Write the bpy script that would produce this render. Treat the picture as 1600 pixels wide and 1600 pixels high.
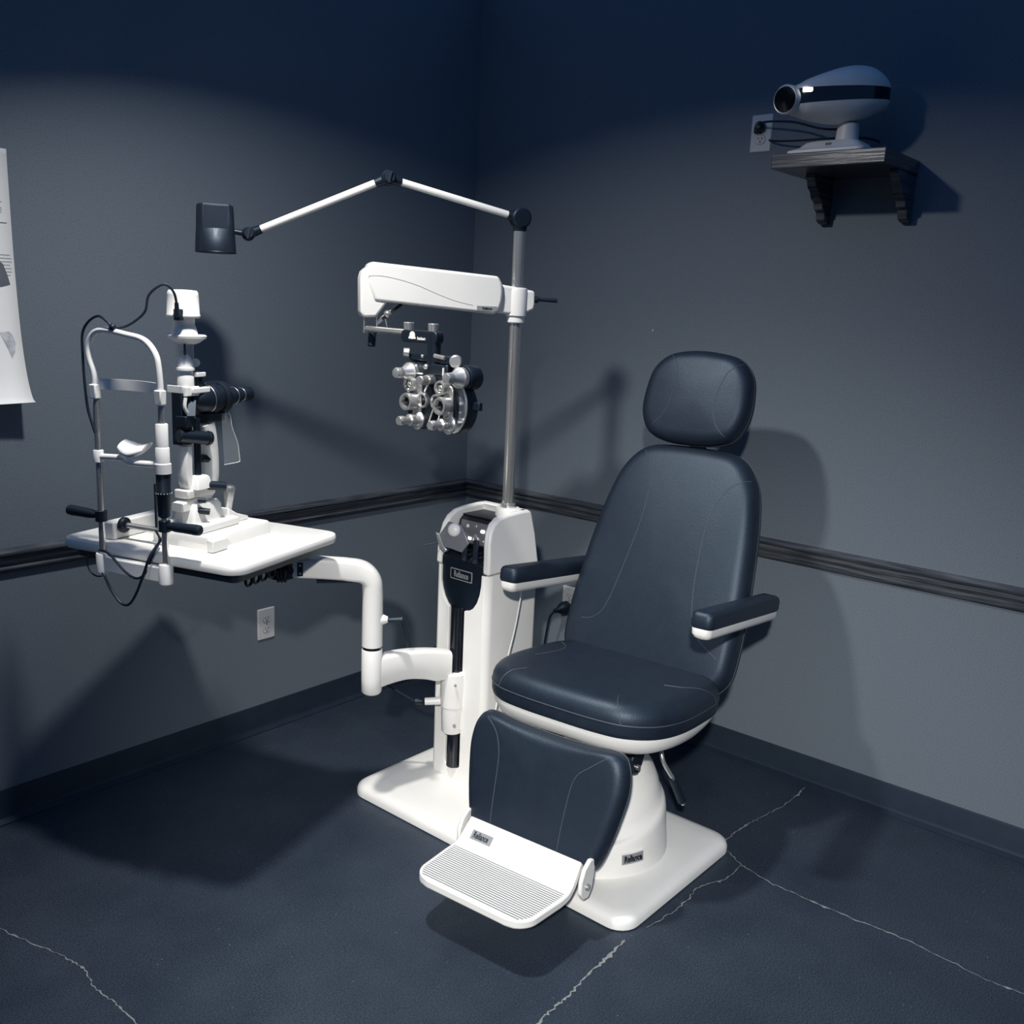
import bpy, bmesh, math, random
from mathutils import Vector, Matrix
random.seed(7)
for o in list(bpy.data.objects): bpy.data.objects.remove(o)
scene = bpy.context.scene
COL = scene.collection
R = math.radians
PI = math.pi

# ------------------------------------------------------------------ camera
CAM = Vector((-3.0901, -2.8434, 1.5815))
yaw, pit, rol = R(39.7795), R(-11.9137), R(2.540)
fw = Vector((math.cos(pit)*math.cos(yaw), math.cos(pit)*math.sin(yaw), math.sin(pit)))
rt = Vector((math.sin(yaw), -math.cos(yaw), 0)); up = rt.cross(fw)
r2 = math.cos(rol)*rt + math.sin(rol)*up; u2 = -math.sin(rol)*rt + math.cos(rol)*up
cd = bpy.data.cameras.new('camera'); cam = bpy.data.objects.new('camera', cd); COL.objects.link(cam)
cam.matrix_world = Matrix(((r2.x, u2.x, -fw.x, CAM.x), (r2.y, u2.y, -fw.y, CAM.y), (r2.z, u2.z, -fw.z, CAM.z), (0, 0, 0, 1)))
cd.sensor_width = 36; cd.lens = 1508.6*36/1600; cd.clip_start = .05
scene.camera = cam

# ------------------------------------------------------------------ world, light, exposure
w = bpy.data.worlds.new('dim_room'); scene.world = w; w.use_nodes = True
bg = w.node_tree.nodes['Background']; bg.inputs[0].default_value = (.13, .38, .95, 1); bg.inputs[1].default_value = .30
LP = Vector((-1.84, -1.05, 2.64))
ld = bpy.data.lights.new('downlight_lamp', 'AREA'); ld.shape = 'DISK'; ld.size = .13; ld.energy = 27; ld.color = (1, .975, .93); ld.spread = R(136)
lo = bpy.data.objects.new('downlight_lamp', ld); COL.objects.link(lo); lo.location = LP; lo.rotation_euler = Vector((.20, -.05, -1)).to_track_quat('-Z', 'Y').to_euler()
# hallway lamp shining in from behind the camera
hd_ = bpy.data.lights.new('hallway_lamp', 'SPOT'); hd_.energy = 930; hd_.color = (1, .975, .93); hd_.shadow_soft_size = .07; hd_.spot_size = R(47); hd_.spot_blend = 1.0
hl_ = bpy.data.objects.new('hallway_lamp', hd_); COL.objects.link(hl_); hl_.location = (-4.5, -3.65, 2.72)
hl_.rotation_euler = (Vector((-1.0, -1.75, .0))-Vector(hl_.location)).to_track_quat('-Z', 'Y').to_euler()
vs = scene.view_settings
vs.view_transform = 'Standard'; vs.look = 'None'; vs.gamma = 1; vs.use_curve_mapping = False; vs.exposure = 0.0

# ------------------------------------------------------------------ materials
def mat(name, col, rough=.5, metal=0, spec=.5, tint=None, var=0, vscale=8, bump=0, bscale=200, coat=0, trans=0, alpha=1, detail=4):
    m = bpy.data.materials.new(name); m.use_nodes = True
    nt = m.node_tree; b = nt.nodes['Principled BSDF']
    b.inputs['Base Color'].default_value = (*col, 1); b.inputs['Roughness'].default_value = rough
    b.inputs['Metallic'].default_value = metal; b.inputs['Specular IOR Level'].default_value = spec
    if tint: b.inputs['Specular Tint'].default_value = (*tint, 1)
    if coat: b.inputs['Coat Weight'].default_value = coat; b.inputs['Coat Roughness'].default_value = .15
    if trans: b.inputs['Transmission Weight'].default_value = trans
    if alpha < 1: b.inputs['Alpha'].default_value = alpha
    tc = nt.nodes.new('ShaderNodeTexCoord')
    if var:
        n = nt.nodes.new('ShaderNodeTexNoise'); n.inputs['Scale'].default_value = vscale; n.inputs['Detail'].default_value = detail
        nt.links.new(tc.outputs['Object'], n.inputs['Vector'])
        r = nt.nodes.new('ShaderNodeValToRGB'); e = r.color_ramp.elements
        e[0].position = .3; e[1].position = .7
        e[0].color = (*[c*(1-var) for c in col], 1); e[1].color = (*[min(1, c*(1+var)) for c in col], 1)
        nt.links.new(n.outputs['Fac'], r.inputs['Fac']); nt.links.new(r.outputs['Color'], b.inputs['Base Color'])
    if bump:
        n = nt.nodes.new('ShaderNodeTexNoise'); n.inputs['Scale'].default_value = bscale; n.inputs['Detail'].default_value = 3
        nt.links.new(tc.outputs['Object'], n.inputs['Vector'])
        bn = nt.nodes.new('ShaderNodeBump'); bn.inputs['Strength'].default_value = bump; bn.inputs['Distance'].default_value = .002
        nt.links.new(n.outputs['Fac'], bn.inputs['Height']); nt.links.new(bn.outputs['Normal'], b.inputs['Normal'])
    return m

def floor_mat():
    m = mat('stained_concrete', (.05, .06, .075), .5, tint=(.62, .8, 1)); nt = m.node_tree; b = nt.nodes['Principled BSDF']
    tc = nt.nodes.new('ShaderNodeTexCoord')
    def noise(s, d, rough=.5):
        n = nt.nodes.new('ShaderNodeTexNoise'); n.inputs['Scale'].default_value = s; n.inputs['Detail'].default_value = d; n.inputs['Roughness'].default_value = rough
        nt.links.new(tc.outputs['Object'], n.inputs['Vector']); return n
    def ramp(n, a, ca, b_, cb):
        r = nt.nodes.new('ShaderNodeValToRGB'); e = r.color_ramp.elements
        e[0].position = a; e[1].position = b_; e[0].color = (*ca, 1); e[1].color = (*cb, 1)
        nt.links.new(n.outputs['Fac'], r.inputs['Fac']); return r
    big = ramp(noise(2.2, 5, .6), .32, (.018, .026, .040), .7, (.032, .043, .060))
    fine = ramp(noise(260, 2), .35, (.55, .55, .55), .68, (1.5, 1.5, 1.5))
    mul = nt.nodes.new('ShaderNodeMix'); mul.data_type = 'RGBA'; mul.blend_type = 'MULTIPLY'; mul.inputs[0].default_value = 1
    nt.links.new(big.outputs[0], mul.inputs[6]); nt.links.new(fine.outputs[0], mul.inputs[7])
    v = nt.nodes.new('ShaderNodeTexVoronoi'); v.inputs['Scale'].default_value = 45; nt.links.new(tc.outputs['Object'], v.inputs['Vector'])
    vr = nt.nodes.new('ShaderNodeValToRGB'); e = vr.color_ramp.elements; e[0].position = .03; e[0].color = (1, 1, 1, 1); e[1].position = .08; e[1].color = (0, 0, 0, 1)
    nt.links.new(v.outputs['Distance'], vr.inputs['Fac'])
    g = ramp(noise(30, 1), .56, (0, 0, 0), .60, (1, 1, 1))
    am = nt.nodes.new('ShaderNodeMath'); am.operation = 'MULTIPLY'; nt.links.new(vr.outputs[0], am.inputs[0]); nt.links.new(g.outputs[0], am.inputs[1])
    mx = nt.nodes.new('ShaderNodeMix'); mx.data_type = 'RGBA'; mx.inputs[7].default_value = (.22, .23, .24, 1)
    nt.links.new(am.outputs[0], mx.inputs[0]); nt.links.new(mul.outputs[2], mx.inputs[6]); nt.links.new(mx.outputs[2], b.inputs['Base Color'])
    rr = ramp(noise(6, 4), .3, (.38,)*3, .7, (.6,)*3); nt.links.new(rr.outputs[0], b.inputs['Roughness'])
    bp = nt.nodes.new('ShaderNodeBump'); bp.inputs['Strength'].default_value = .25; bp.inputs['Distance'].default_value = .003
    nt.links.new(noise(40, 6).outputs['Fac'], bp.inputs['Height']); nt.links.new(bp.outputs[0], b.inputs['Normal'])
    return m

def wood_mat():
    m = mat('dark_stained_wood', (.05, .05, .05), .26); nt = m.node_tree; b = nt.nodes['Principled BSDF']
    tc = nt.nodes.new('ShaderNodeTexCoord'); mp = nt.nodes.new('ShaderNodeMapping'); mp.inputs['Scale'].default_value = (6, 6, 160)
    n = nt.nodes.new('ShaderNodeTexNoise'); n.inputs['Scale'].default_value = 1; n.inputs['Detail'].default_value = 6
    nt.links.new(tc.outputs['Object'], mp.inputs[0]); nt.links.new(mp.outputs[0], n.inputs['Vector'])
    r = nt.nodes.new('ShaderNodeValToRGB'); e = r.color_ramp.elements; e[0].position = .35; e[1].position = .7
    e[0].color = (.026, .032, .042, 1); e[1].color = (.10, .108, .122, 1)
    nt.links.new(n.outputs['Fac'], r.inputs['Fac']); nt.links.new(r.outputs[0], b.inputs['Base Color'])
    bp = nt.nodes.new('ShaderNodeBump'); bp.inputs['Strength'].default_value = .3; bp.inputs['Distance'].default_value = .002
    nt.links.new(n.outputs['Fac'], bp.inputs['Height']); nt.links.new(bp.outputs[0], b.inputs['Normal'])
    return m

M = dict(
    wall=mat('slate_wall_paint', (.126, .153, .183), .6, var=.24, vscale=330, bump=.25, bscale=420, spec=.3, detail=2),
    ceil=mat('ceiling_paint', (.55, .55, .54), .8, var=.05, vscale=20),
    floor=floor_mat(), wood=wood_mat(),
    base=mat('vinyl_cove_base', (.011, .018, .030), .5, tint=(.65, .82, 1), var=.12, vscale=14),
    white=mat('cream_enamel', (.82, .81, .775), .38, var=.025, vscale=9, bump=.04, bscale=500),
    plast=mat('cream_plastic', (.78, .77, .735), .42, var=.03, vscale=12),
    leather=mat('black_leather', (.010, .016, .027), .48, tint=(.66, .82, 1), var=.12, vscale=25, bump=.3, bscale=330, spec=.62),
    seam=mat('seam_thread', (.055, .066, .082), .55, var=.1, vscale=200),
    black=mat('black_plastic', (.005, .009, .016), .42, tint=(.7, .85, 1), var=.1, vscale=30),
    blackg=mat('gloss_black', (.008, .010, .015), .12, var=.1, vscale=20),
    rubber=mat('black_rubber', (.005, .009, .016), .5, tint=(.7, .85, 1), var=.15, vscale=60),
    chrome=mat('chrome', (.78, .76, .72), .19, .86, var=.03, vscale=10),
    silver=mat('satin_aluminium', (.60, .60, .59), .34, .85, var=.06, vscale=40),
    brushed=mat('brushed_panel', (.30, .31, .33), .38, .7, var=.08, vscale=60),
    dgrey=mat('dark_grey_enamel', (.011, .017, .027), .45, tint=(.7, .85, 1), var=.1, vscale=30),
    plate=mat('outlet_plastic', (.52, .525, .52), .38, var=.03, vscale=30),
    hole=mat('slot_black', (.006, .007, .01), .6, var=.1, vscale=50),
    paper=mat('poster_paper', (.80, .80, .78), .55, var=.02, vscale=4),
    ink=mat('grey_print', (.33, .34, .36), .6, var=.1, vscale=20),
    inkd=mat('dark_print', (.10, .11, .13), .6, var=.1, vscale=20),
    ghost=mat('pale_print', (.46, .47, .49), .6, var=.25, vscale=60),
    crack=mat('crack_filler', (.21, .22, .225), .8, var=.3, vscale=120),
    glass=mat('clear_acrylic', (.85, .88, .9), .06, trans=.0, alpha=.07, var=.02, vscale=5),
    lens=mat('dark_coated_lens', (.004, .006, .010), .12, spec=.35, var=.1, vscale=5),
    sleeve=mat('clear_sleeve', (.62, .66, .70), .10, alpha=.24, var=.02, vscale=5),
    crystal=mat('lens_dial', (.22, .24, .27), .12, .6, var=.35, vscale=55),
    label=mat('grey_label', (.32, .33, .34), .35, .2, var=.05, vscale=40),
    proj=mat('grey_white_casing', (.60, .59, .575), .45, var=.05, vscale=14),
    rib=mat('grey_rubber_rib', (.16, .17, .18), .6, var=.05, vscale=30),
    lamp=mat('lit_button_and_glint', (.9, .9, .88), .3, var=.01, vscale=3),  # glow for the console buttons and the highlight put on the projector band
)
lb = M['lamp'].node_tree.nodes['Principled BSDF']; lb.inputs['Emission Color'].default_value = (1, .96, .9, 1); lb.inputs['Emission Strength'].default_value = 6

# ------------------------------------------------------------------ mesh helpers
def V(*a): return Vector(a)
def catmull(P, n=8, closed=False):
    P = [Vector(p) for p in P]; out = []; m = len(P)
    for i in range(m if closed else m-1):
        g = lambda k: P[k % m] if closed else P[max(0, min(m-1, k))]
        a, b, c, d = g(i-1), g(i), g(i+1), g(i+2)
        for j in range(n):
            t = j/n
            out.append(.5*((2*b)+(c-a)*t+(2*a-5*b+4*c-d)*t*t+(3*b-a-3*c+d)*t**3))
    if not closed: out.append(P[-1].copy())
    return out
def frame(d):
    d = Vector(d).normalized(); h = V(0, 0, 1) if abs(d.z) < .9 else V(1, 0, 0)
    a = d.cross(h).normalized(); return a, d.cross(a).normalized(), d
class MB:
    def __init__(s): s.v = []; s.f = []
    def add(s, v, f):
        n = len(s.v); s.v += [Vector(p) for p in v]; s.f += [tuple(i+n for i in q) for q in f]; return s
    def box(s, c, size, ax=None):
        c = Vector(c); ax = ax or (V(1, 0, 0), V(0, 1, 0), V(0, 0, 1)); h = [Vector(a)*k/2 for a, k in zip(ax, size)]
        P = [c+x*h[0]+y*h[1]+z*h[2] for x in (-1, 1) for y in (-1, 1) for z in (-1, 1)]
        return s.add(P, [(0, 1, 3, 2), (4, 6, 7, 5), (0, 4, 5, 1), (2, 3, 7, 6), (0, 2, 6, 4), (1, 5, 7, 3)])
    def loft(s, rings, cap=True, closed=True):
        n = len(rings[0]); v = [p for r in rings for p in r]; f = []
        for i in range(len(rings)-1):
            for j in range(n if closed else n-1):
                k = (j+1) % n; f.append((i*n+j, i*n+k, (i+1)*n+k, (i+1)*n+j))
        if cap: f.append(tuple(range(n))); f.append(tuple((len(rings)-1)*n+j for j in range(n)))
        return s.add(v, f)
    def lathe(s, p0, ax, prof, n=28, sy=1):
        a, b, d = frame(ax); p0 = Vector(p0)
        return s.loft([[p0+d*h+r*(math.cos(t)*a+sy*math.sin(t)*b) for t in [2*PI*j/n for j in range(n)]] for r, h in prof])
    def cyl(s, p0, p1, r0, r1=None, n=24, ch=0):
        p0, p1 = Vector(p0), Vector(p1); r1 = r0 if r1 is None else r1; L = (p1-p0).length
        pr = [(r0, 0), (r1, L)] if not ch else [(r0-ch, 0), (r0, ch), (r1, L-ch), (r1-ch, L)]
        return s.lathe(p0, p1-p0, pr, n)
    def tube(s, pts, r, n=8, sm=0):
        P = catmull(pts, sm) if sm else [Vector(p) for p in pts]
        m = len(P); rr = r if isinstance(r, (list, tuple)) else [r]*m
        if len(rr) != m: rr = [rr[0]+(rr[-1]-rr[0])*i/(m-1) for i in range(m)]
        T = [(P[min(i+1, m-1)]-P[max(i-1, 0)]).normalized() for i in range(m)]
        a, b, _ = frame(T[0]); rings = []
        for i in range(m):
            a = (a-T[i]*a.dot(T[i])).normalized(); b = T[i].cross(a)
            rings.append([P[i]+rr[i]*(math.cos(2*PI*j/n)*a+math.sin(2*PI*j/n)*b) for j in range(n)])
        return s.loft(rings)
    def prism(s, out, O, U, W, D):
        O, U, W, D = map(Vector, (O, U, W, D)); a = [O+U*p[0]+W*p[1] for p in out]
        return s.loft([a, [p+D for p in a]])
    def ball(s, c, r, n=16, ax=None):
        c = Vector(c); r = r if isinstance(r, (tuple, list)) else (r, r, r); ax = ax or (V(1, 0, 0), V(0, 1, 0), V(0, 0, 1))
        return s.loft([[c+ax[0]*r[0]*math.sin(p)*math.cos(t)+ax[1]*r[1]*math.sin(p)*math.sin(t)+ax[2]*r[2]*math.cos(p) for t in [2*PI*j/(n*2) for j in range(n*2)]] for p in [max(.02, min(PI-.02, PI*i/n)) for i in range(n+1)]])
    def torus(s, c, ax, R0, r, n=32, m=10, sy=1):
        a, b, d = frame(ax); c = Vector(c); rings = []
        for i in range(n+1):
            t = 2*PI*i/n; e = math.cos(t)*a+math.sin(t)*b
            rings.append([c+e*(R0+r*math.cos(q))+d*r*math.sin(q) for q in [2*PI*k/m for k in range(m)]])
        return s.loft(rings, cap=False)

SUB = {}
def rrect(w, h, r, n=5, cx=0, cy=0):
    o = []
    for sx, sy, a0 in ((1, 1, 0), (-1, 1, 90), (-1, -1, 180), (1, -1, 270)):
        for k in range(n+1):
            t = R(a0+90*k/n); o.append((cx+sx*(w/2-r)+r*math.cos(t), cy+sy*(h/2-r)+r*math.sin(t)))
    return o
def build(name, mb, m, parent=None, bevel=0, seg=2, ang=38, local=False):
    me = bpy.data.meshes.new(name)
    sub = SUB.get(parent.name, V(0, 0, 0)) if parent else V(0, 0, 0)
    bm = bmesh.new(); vs_ = [bm.verts.new(p-sub) for p in mb.v]
    for f in mb.f:
        try: bm.faces.new([vs_[i] for i in f])
        except ValueError: pass
    bmesh.ops.remove_doubles(bm, verts=bm.verts, dist=1e-6)
    bmesh.ops.recalc_face_normals(bm, faces=bm.faces); bm.to_mesh(me); bm.free()
    for p in me.polygons: p.use_smooth = True
    me.set_sharp_from_angle(angle=R(ang))
    me.materials.append(M[m] if isinstance(m, str) else m)
    o = bpy.data.objects.new(name, me); COL.objects.link(o)
    if parent: o.parent = parent; SUB[o.name] = sub
    if bevel:
        b = o.modifiers.new('bevel', 'BEVEL'); b.width = bevel; b.segments = seg; b.limit_method = 'ANGLE'; b.angle_limit = R(35)
    return o
def tag(o, label, cat, group=None):
    o['label'] = label; o['category'] = cat
    if group: o['group'] = group
    return o
def thing(name, label, cat, loc, rotz=0, sub=None, group=None):
    o = bpy.data.objects.new(name, None); COL.objects.link(o); o.location = loc; o.rotation_euler = (0, 0, rotz); o.empty_display_size = .05
    SUB[o.name] = Vector(loc) if sub is None else Vector(sub)
    return tag(o, label, cat, group)
def struct(name, mb, m, bevel=0, parent=None, ang=38):
    o = build(name, mb, m, parent, bevel, ang=ang); o['kind'] = 'structure'; return o
def text(name, body, size, O, U, W, m, parent, sx=1, depth=.0006, bold=0):
    """flat lettering: U = reading direction, W = up direction, O = centre"""
    cu = bpy.data.curves.new(name, 'FONT'); cu.body = body; cu.size = size; cu.align_x = 'CENTER'; cu.align_y = 'CENTER'; cu.extrude = depth; cu.offset = bold; cu.resolution_u = 3
    tmp = bpy.data.objects.new('tmp', cu); me0 = bpy.data.meshes.new_from_object(tmp)
    U, W, O = Vector(U).normalized(), Vector(W).normalized(), Vector(O); N = U.cross(W)
    mb = MB(); mb.add([O+U*v.co.x*sx+W*v.co.y+N*v.co.z for v in me0.vertices], [tuple(p.vertices) for p in me0.polygons])
    bpy.data.objects.remove(tmp); bpy.data.meshes.remove(me0)
    return build(name, mb, m, parent)

# ------------------------------------------------------------------ room shell
H = 2.86; FAR = -6.5
struct('floor', MB().box((FAR/2+.05, FAR/2+.05, -.05), (-FAR+.1, -FAR+.1, .1)), 'floor')
struct('wall_left', MB().box((FAR/2, .05, H/2), (-FAR, .1, H)), 'wall')
struct('wall_right', MB().box((.05, FAR/2+.05, H/2), (.1, -FAR+.1, H)), 'wall')
struct('wall_back', MB().box((FAR-.05, FAR/2, H/2), (.1, -FAR+.2, H)), 'ceil')
struct('wall_front', MB().box((FAR/2, FAR-.05, H/2), (-FAR, .1, H)), 'ceil')
# mouldings: profile (out from the wall, height)
rail = [(0, .770), (.012, .770), (.017, .776), (.019, .783), (.012, .787), (.011, .793), (.016, .800), (.022, .806), (.021, .818), (.028, .822), (.034, .828), (.034, .834), (.028, .840), (0, .840)]
cove = [(0, 0), (.030, 0), (.030, .004), (.022, .008), (.012, .013), (.0075, .024), (.006, .095), (.004, .1), (0, .1)]
def mould(name, prof, side, m):
    mb = MB()
    if side == 'left': mb.loft([[V(x if x is None else (x-0*d), -d, z) for d, z in prof] for x in (FAR,)] + [[V(-d, -d, z) for d, z in prof]])
    else: mb.loft([[V(-d, FAR, z) for d, z in prof], [V(-d, -d, z) for d, z in prof]])
    return struct(name, mb, m, ang=28)
mould('trim_1', rail, 'left', 'wood'); mould('trim_2', rail, 'right', 'wood')
mould('baseboard_left', cove, 'left', 'base'); mould('baseboard_right', cove, 'right', 'base')
floor = bpy.data.objects['floor']
wr = bpy.data.objects['wall_right']
build('paint_chip', MB().box((-.0004, -.905, 1.524), (.001, .004, .008)), 'plate', wr)
build('paint_chip', MB().box((-.0004, -.318, 1.105), (.001, .002, .045)), 'rib', wr)
def crack(pts, wd, seed):
    rnd = random.Random(seed); P = catmull([(x, y, 0) for x, y in pts], 10); mb = MB(); L, Rr = [], []
    for i, p in enumerate(P):
        t = (P[min(i+1, len(P)-1)]-P[max(i-1, 0)]).normalized(); n = V(-t.y, t.x, 0)
        q = p+n*rnd.uniform(-.0035, .0035); h = .62*wd*(rnd.uniform(.35, 1.5) if 0 < i < len(P)-1 else .1)
        if rnd.random() < .10: h *= 2.2
        L.append(q+n*h); Rr.append(q-n*h)
    for i in range(len(P)-1):
        a = [L[i], Rr[i], Rr[i+1], L[i+1]]
        n0 = len(mb.v); mb.v += [p+V(0, 0, .0012) for p in a]; mb.f.append((n0, n0+1, n0+2, n0+3))
    return build('crack', mb, 'crack', floor)
crack([(-.037, -1.679), (-.169, -1.685), (-.303, -1.668), (-.423, -1.649), (-.522, -1.645), (-.60, -1.66)], .0024, 1)
crack([(-.60, -1.68), (-.638, -1.748), (-.664, -1.842), (-.665, -1.94), (-.665, -2.086), (-.655, -2.203), (-.663, -2.336), (-.674, -2.445), (-.659, -2.6), (-.665, -3.0)], .0026, 2)
crack([(-.638, -1.748), (-.747, -1.743), (-.821, -1.712), (-.92, -1.718), (-1.019, -1.714), (-1.09, -1.70)], .0024, 3)
crack([(-1.172, -1.690), (-1.273, -1.696), (-1.36, -1.70), (-1.449, -1.709), (-1.508, -1.708), (-1.60, -1.712), (-1.9, -1.705)], .0042, 4)
crack([(-2.24, -.50), (-2.197, -.65), (-2.171, -.743), (-2.165, -.826), (-2.176, -.894), (-2.17, -.971), (-2.171, -1.063), (-2.165, -1.3)], .0022, 5)
# can spotlights on stems (both outside the frame)
def can_light(label, P, ldir):
    t = thing('ceiling_spotlight', label, 'light', (P.x, P.y, 2.86)); ldir = Vector(ldir).normalized()
    build('can', MB().lathe(P-ldir*.10, ldir, [(.03, 0), (.075, .006), (.080, .02), (.080, .098), (.077, .098), (.077, .012), (.03, .010)], 36), 'black', t)
    q = P-ldir*.095; build('stem', MB().cyl(q, (q.x, q.y, 2.86), .008, n=14), 'black', t)
    build('canopy', MB().cyl((q.x, q.y, 2.845), (q.x, q.y, 2.86), .05, n=24), 'black', t)
can_light('dark can spotlight hanging above the instrument table', LP, (.20, -.05, -1))
can_light('dark can spotlight hanging behind the camera', Vector(hl_.location)-Vector((.62, .34, -.49)).normalized()*.06*0+Vector((0, 0, 0)), Vector((-1.0, -1.75, .0))-Vector(hl_.location))

# ------------------------------------------------------------------ shared base plate
t = thing('base_plate', 'cream rounded rectangular floor plate under chair and column', 'base', (-.865, -1.14, 0))
def ringrr(cx, cy, w, h, r, z, n=6): return [V(x, y, z) for x, y in rrect(w, h, r, n, cx, cy)]
bx, by, bw, bh = -.868, -1.142, .596, 1.085
mb = MB(); mb.loft([ringrr(bx, by, bw-.01, bh-.01, .055, 0), ringrr(bx, by, bw, bh, .06, .004), ringrr(bx, by, bw, bh, .06, .020), ringrr(bx, by, bw-.010, bh-.010, .055, .031), ringrr(bx, by, bw-.03, bh-.03, .05, .039), ringrr(bx, by, bw-.07, bh-.07, .04, .043), ringrr(bx, by, bw-.16, bh-.16, .03, .045)])
build('plate', mb, 'white', t, ang=50)

# ------------------------------------------------------------------ examination chair
CA = V(-.885, -1.37, 0); CR = R(184.5)
chair = thing('examination_chair', 'black leather reclining examination chair with cream shell and footrest', 'chair', (CA.x, CA.y, .045), CR, sub=(0, 0, .045))
def smooth_outline(P, n=10): return [(p.x, p.y) for p in catmull([(a, b, 0) for a, b in P], n, True)]
def bez(P0, P1, P2, L):
    P0, P1, P2 = [Vector(p) for p in (P0, P1, P2)]
    def f(u, v, w):
        k = v/L; c = (1-k)**2*P0+2*k*(1-k)*P1+k*k*P2; d = (2*(1-k)*(P1-P0)+2*k*(P2-P1)).normalized()
        q = c+V(d.y, -d.x)*w; return V(q.x, u, q.y)
    return f
def lin(A, B):
    A, B = Vector(A), Vector(B); d = (B-A).normalized(); n = V(d.y, -d.x)
    return lambda u, v, w: V((A+d*v+n*w).x, u, (A+d*v+n*w).y)
class Pad:
    def __init__(s, out, T, rad, crown, fn, rb=.014):
        s.o = out; s.T, s.rad, s.cr, s.fn, s.rb = T, rad, crown, fn, rb
        s.c = (sum(p[0] for p in out)/len(out), sum(p[1] for p in out)/len(out))
    def ring(s, inset, w, k=None):
        r = []
        for x, y in s.o:
            dx, dy = x-s.c[0], y-s.c[1]; L = math.hypot(dx, dy); q = (1-inset/L) if k is None else k*(1-s.rad/L)
            r.append(s.fn(s.c[0]+dx*q, s.c[1]+dy*q, w))
        return r
    def mesh(s):
        T, rad = s.T/2, s.rad; rings = [s.ring(.1, -T) if False else s.ring(s.rb+.03, -T)]
        for k in range(4): a = PI/2*k/3; rings.append(s.ring(s.rb*(1-math.sin(a)), -T+s.rb*(1-math.cos(a))))
        for k in range(7): a = PI/2*k/6; rings.append(s.ring(rad*(1-math.cos(a)), T-rad+rad*math.sin(a)))
        for k in (.9, .78, .64, .48, .3, .12): rings.append(s.ring(0, T+s.cr*(1-k*k), k))
        return MB().loft(rings)
    def w(s, u, v):
        dx, dy = u-s.c[0], v-s.c[1]; L = math.hypot(dx, dy); th = math.atan2(dy, dx); best = None
        n = len(s.o)
        for i in range(n):
            (x0, y0), (x1, y1) = s.o[i], s.o[(i+1) % n]; x0 -= s.c[0]; y0 -= s.c[1]; x1 -= s.c[0]; y1 -= s.c[1]
            den = dx*(y1-y0)-dy*(x1-x0)
            if abs(den) < 1e-12: continue
            q = (x0*(y1-y0)-y0*(x1-x0))/den; e = (x0*dy-y0*dx)/den
            if q > 0 and -1e-6 <= e <= 1+1e-6: best = q
        Rr = (best or 1)*L; ins = Rr-L; T, rad = s.T/2, s.rad
        if ins <= 0: return T-rad
        if ins < rad: return T-rad+math.sqrt(max(0, rad*rad-(rad-ins)**2))
        k = L/(Rr-rad); return T+s.cr*(1-k*k)
    def seam(s, pts, parent, r=.0013):
        P = catmull([(a, b, 0) for a, b in pts], 8)
        return build('seam', MB().tube([s.fn(p.x, p.y, s.w(p.x, p.y)+.0002) for p in P], r, 6), 'seam', parent)
    def piping(s, w, off, parent, r=.0016):
        P = s.ring(-off, w); return build('piping', MB().tube(P+[P[0]], r, 6), 'seam', parent)
def sym(P): return P+[(-u, v) for u, v in reversed(P)]
# backrest
bk = bez((-.245, .495), (-.335, .80), (-.475, 1.15), .70)
bout = smooth_outline(sym([(.10, -.03), (.22, -.025), (.278, .03), (.290, .12), (.286, .26), (.272, .42), (.252, .55), (.222, .645), (.165, .708), (.08, .725)]), 6)
back = Pad(bout, .09, .046, .012, lambda u, v, w: bk(u+.014*max(0, v)/.7, v, w))
bo = build('backrest', back.mesh(), 'leather', chair, ang=60)
back.seam([(-.150, .69), (-.125, .665), (-.10, .615), (-.094, .50), (-.108, .372), (-.140, .2), (-.175, .145), (-.22, .13)], bo)
back.seam([(.215, .645), (.165, .615), (.132, .555), (.122, .462), (.135, .279), (.168, .169), (.25, .105)], bo)
back.piping(-.018, .0005, bo)
bsh = Pad(smooth_outline(sym([(.10, -.02), (.20, -.015), (.25, .04), (.262, .15), (.258, .30), (.24, .45), (.21, .58), (.16, .67), (.08, .70)]), 6), .03, .012, .01, lambda u, v, w: bk(u, v, -.052-w))
build('back_shell', bsh.mesh(), 'black', chair, ang=60)
# headrest
hd = lin((-.458, 1.195), (-.532, 1.472))
hout = smooth_outline([(.0, -.008), (.085, -.002), (.145, .022), (.176, .085), (.178, .16), (.162, .228), (.118, .272), (.04, .287), (-.04, .287), (-.112, .270), (-.158, .225), (-.174, .16), (-.174, .08), (-.142, .02), (-.085, -.003)], 6)
head = Pad(hout, .085, .04, .008, hd)
ho = build('headrest', head.mesh(), 'leather', chair, ang=60)
head.seam([(-.095, .262), (-.075, .242), (-.061, .21), (-.062, .144), (-.079, .082), (-.112, .04)], ho)
head.seam([(.140, .252), (.104, .218), (.086, .162), (.082, .103), (.098, .056), (.128, .024)], ho)
head.piping(-.012, .0005, ho)
build('headrest_post', MB().box((-.535, 0, 1.16), (.012, .06, .22)), 'chrome', chair, .003)
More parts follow.
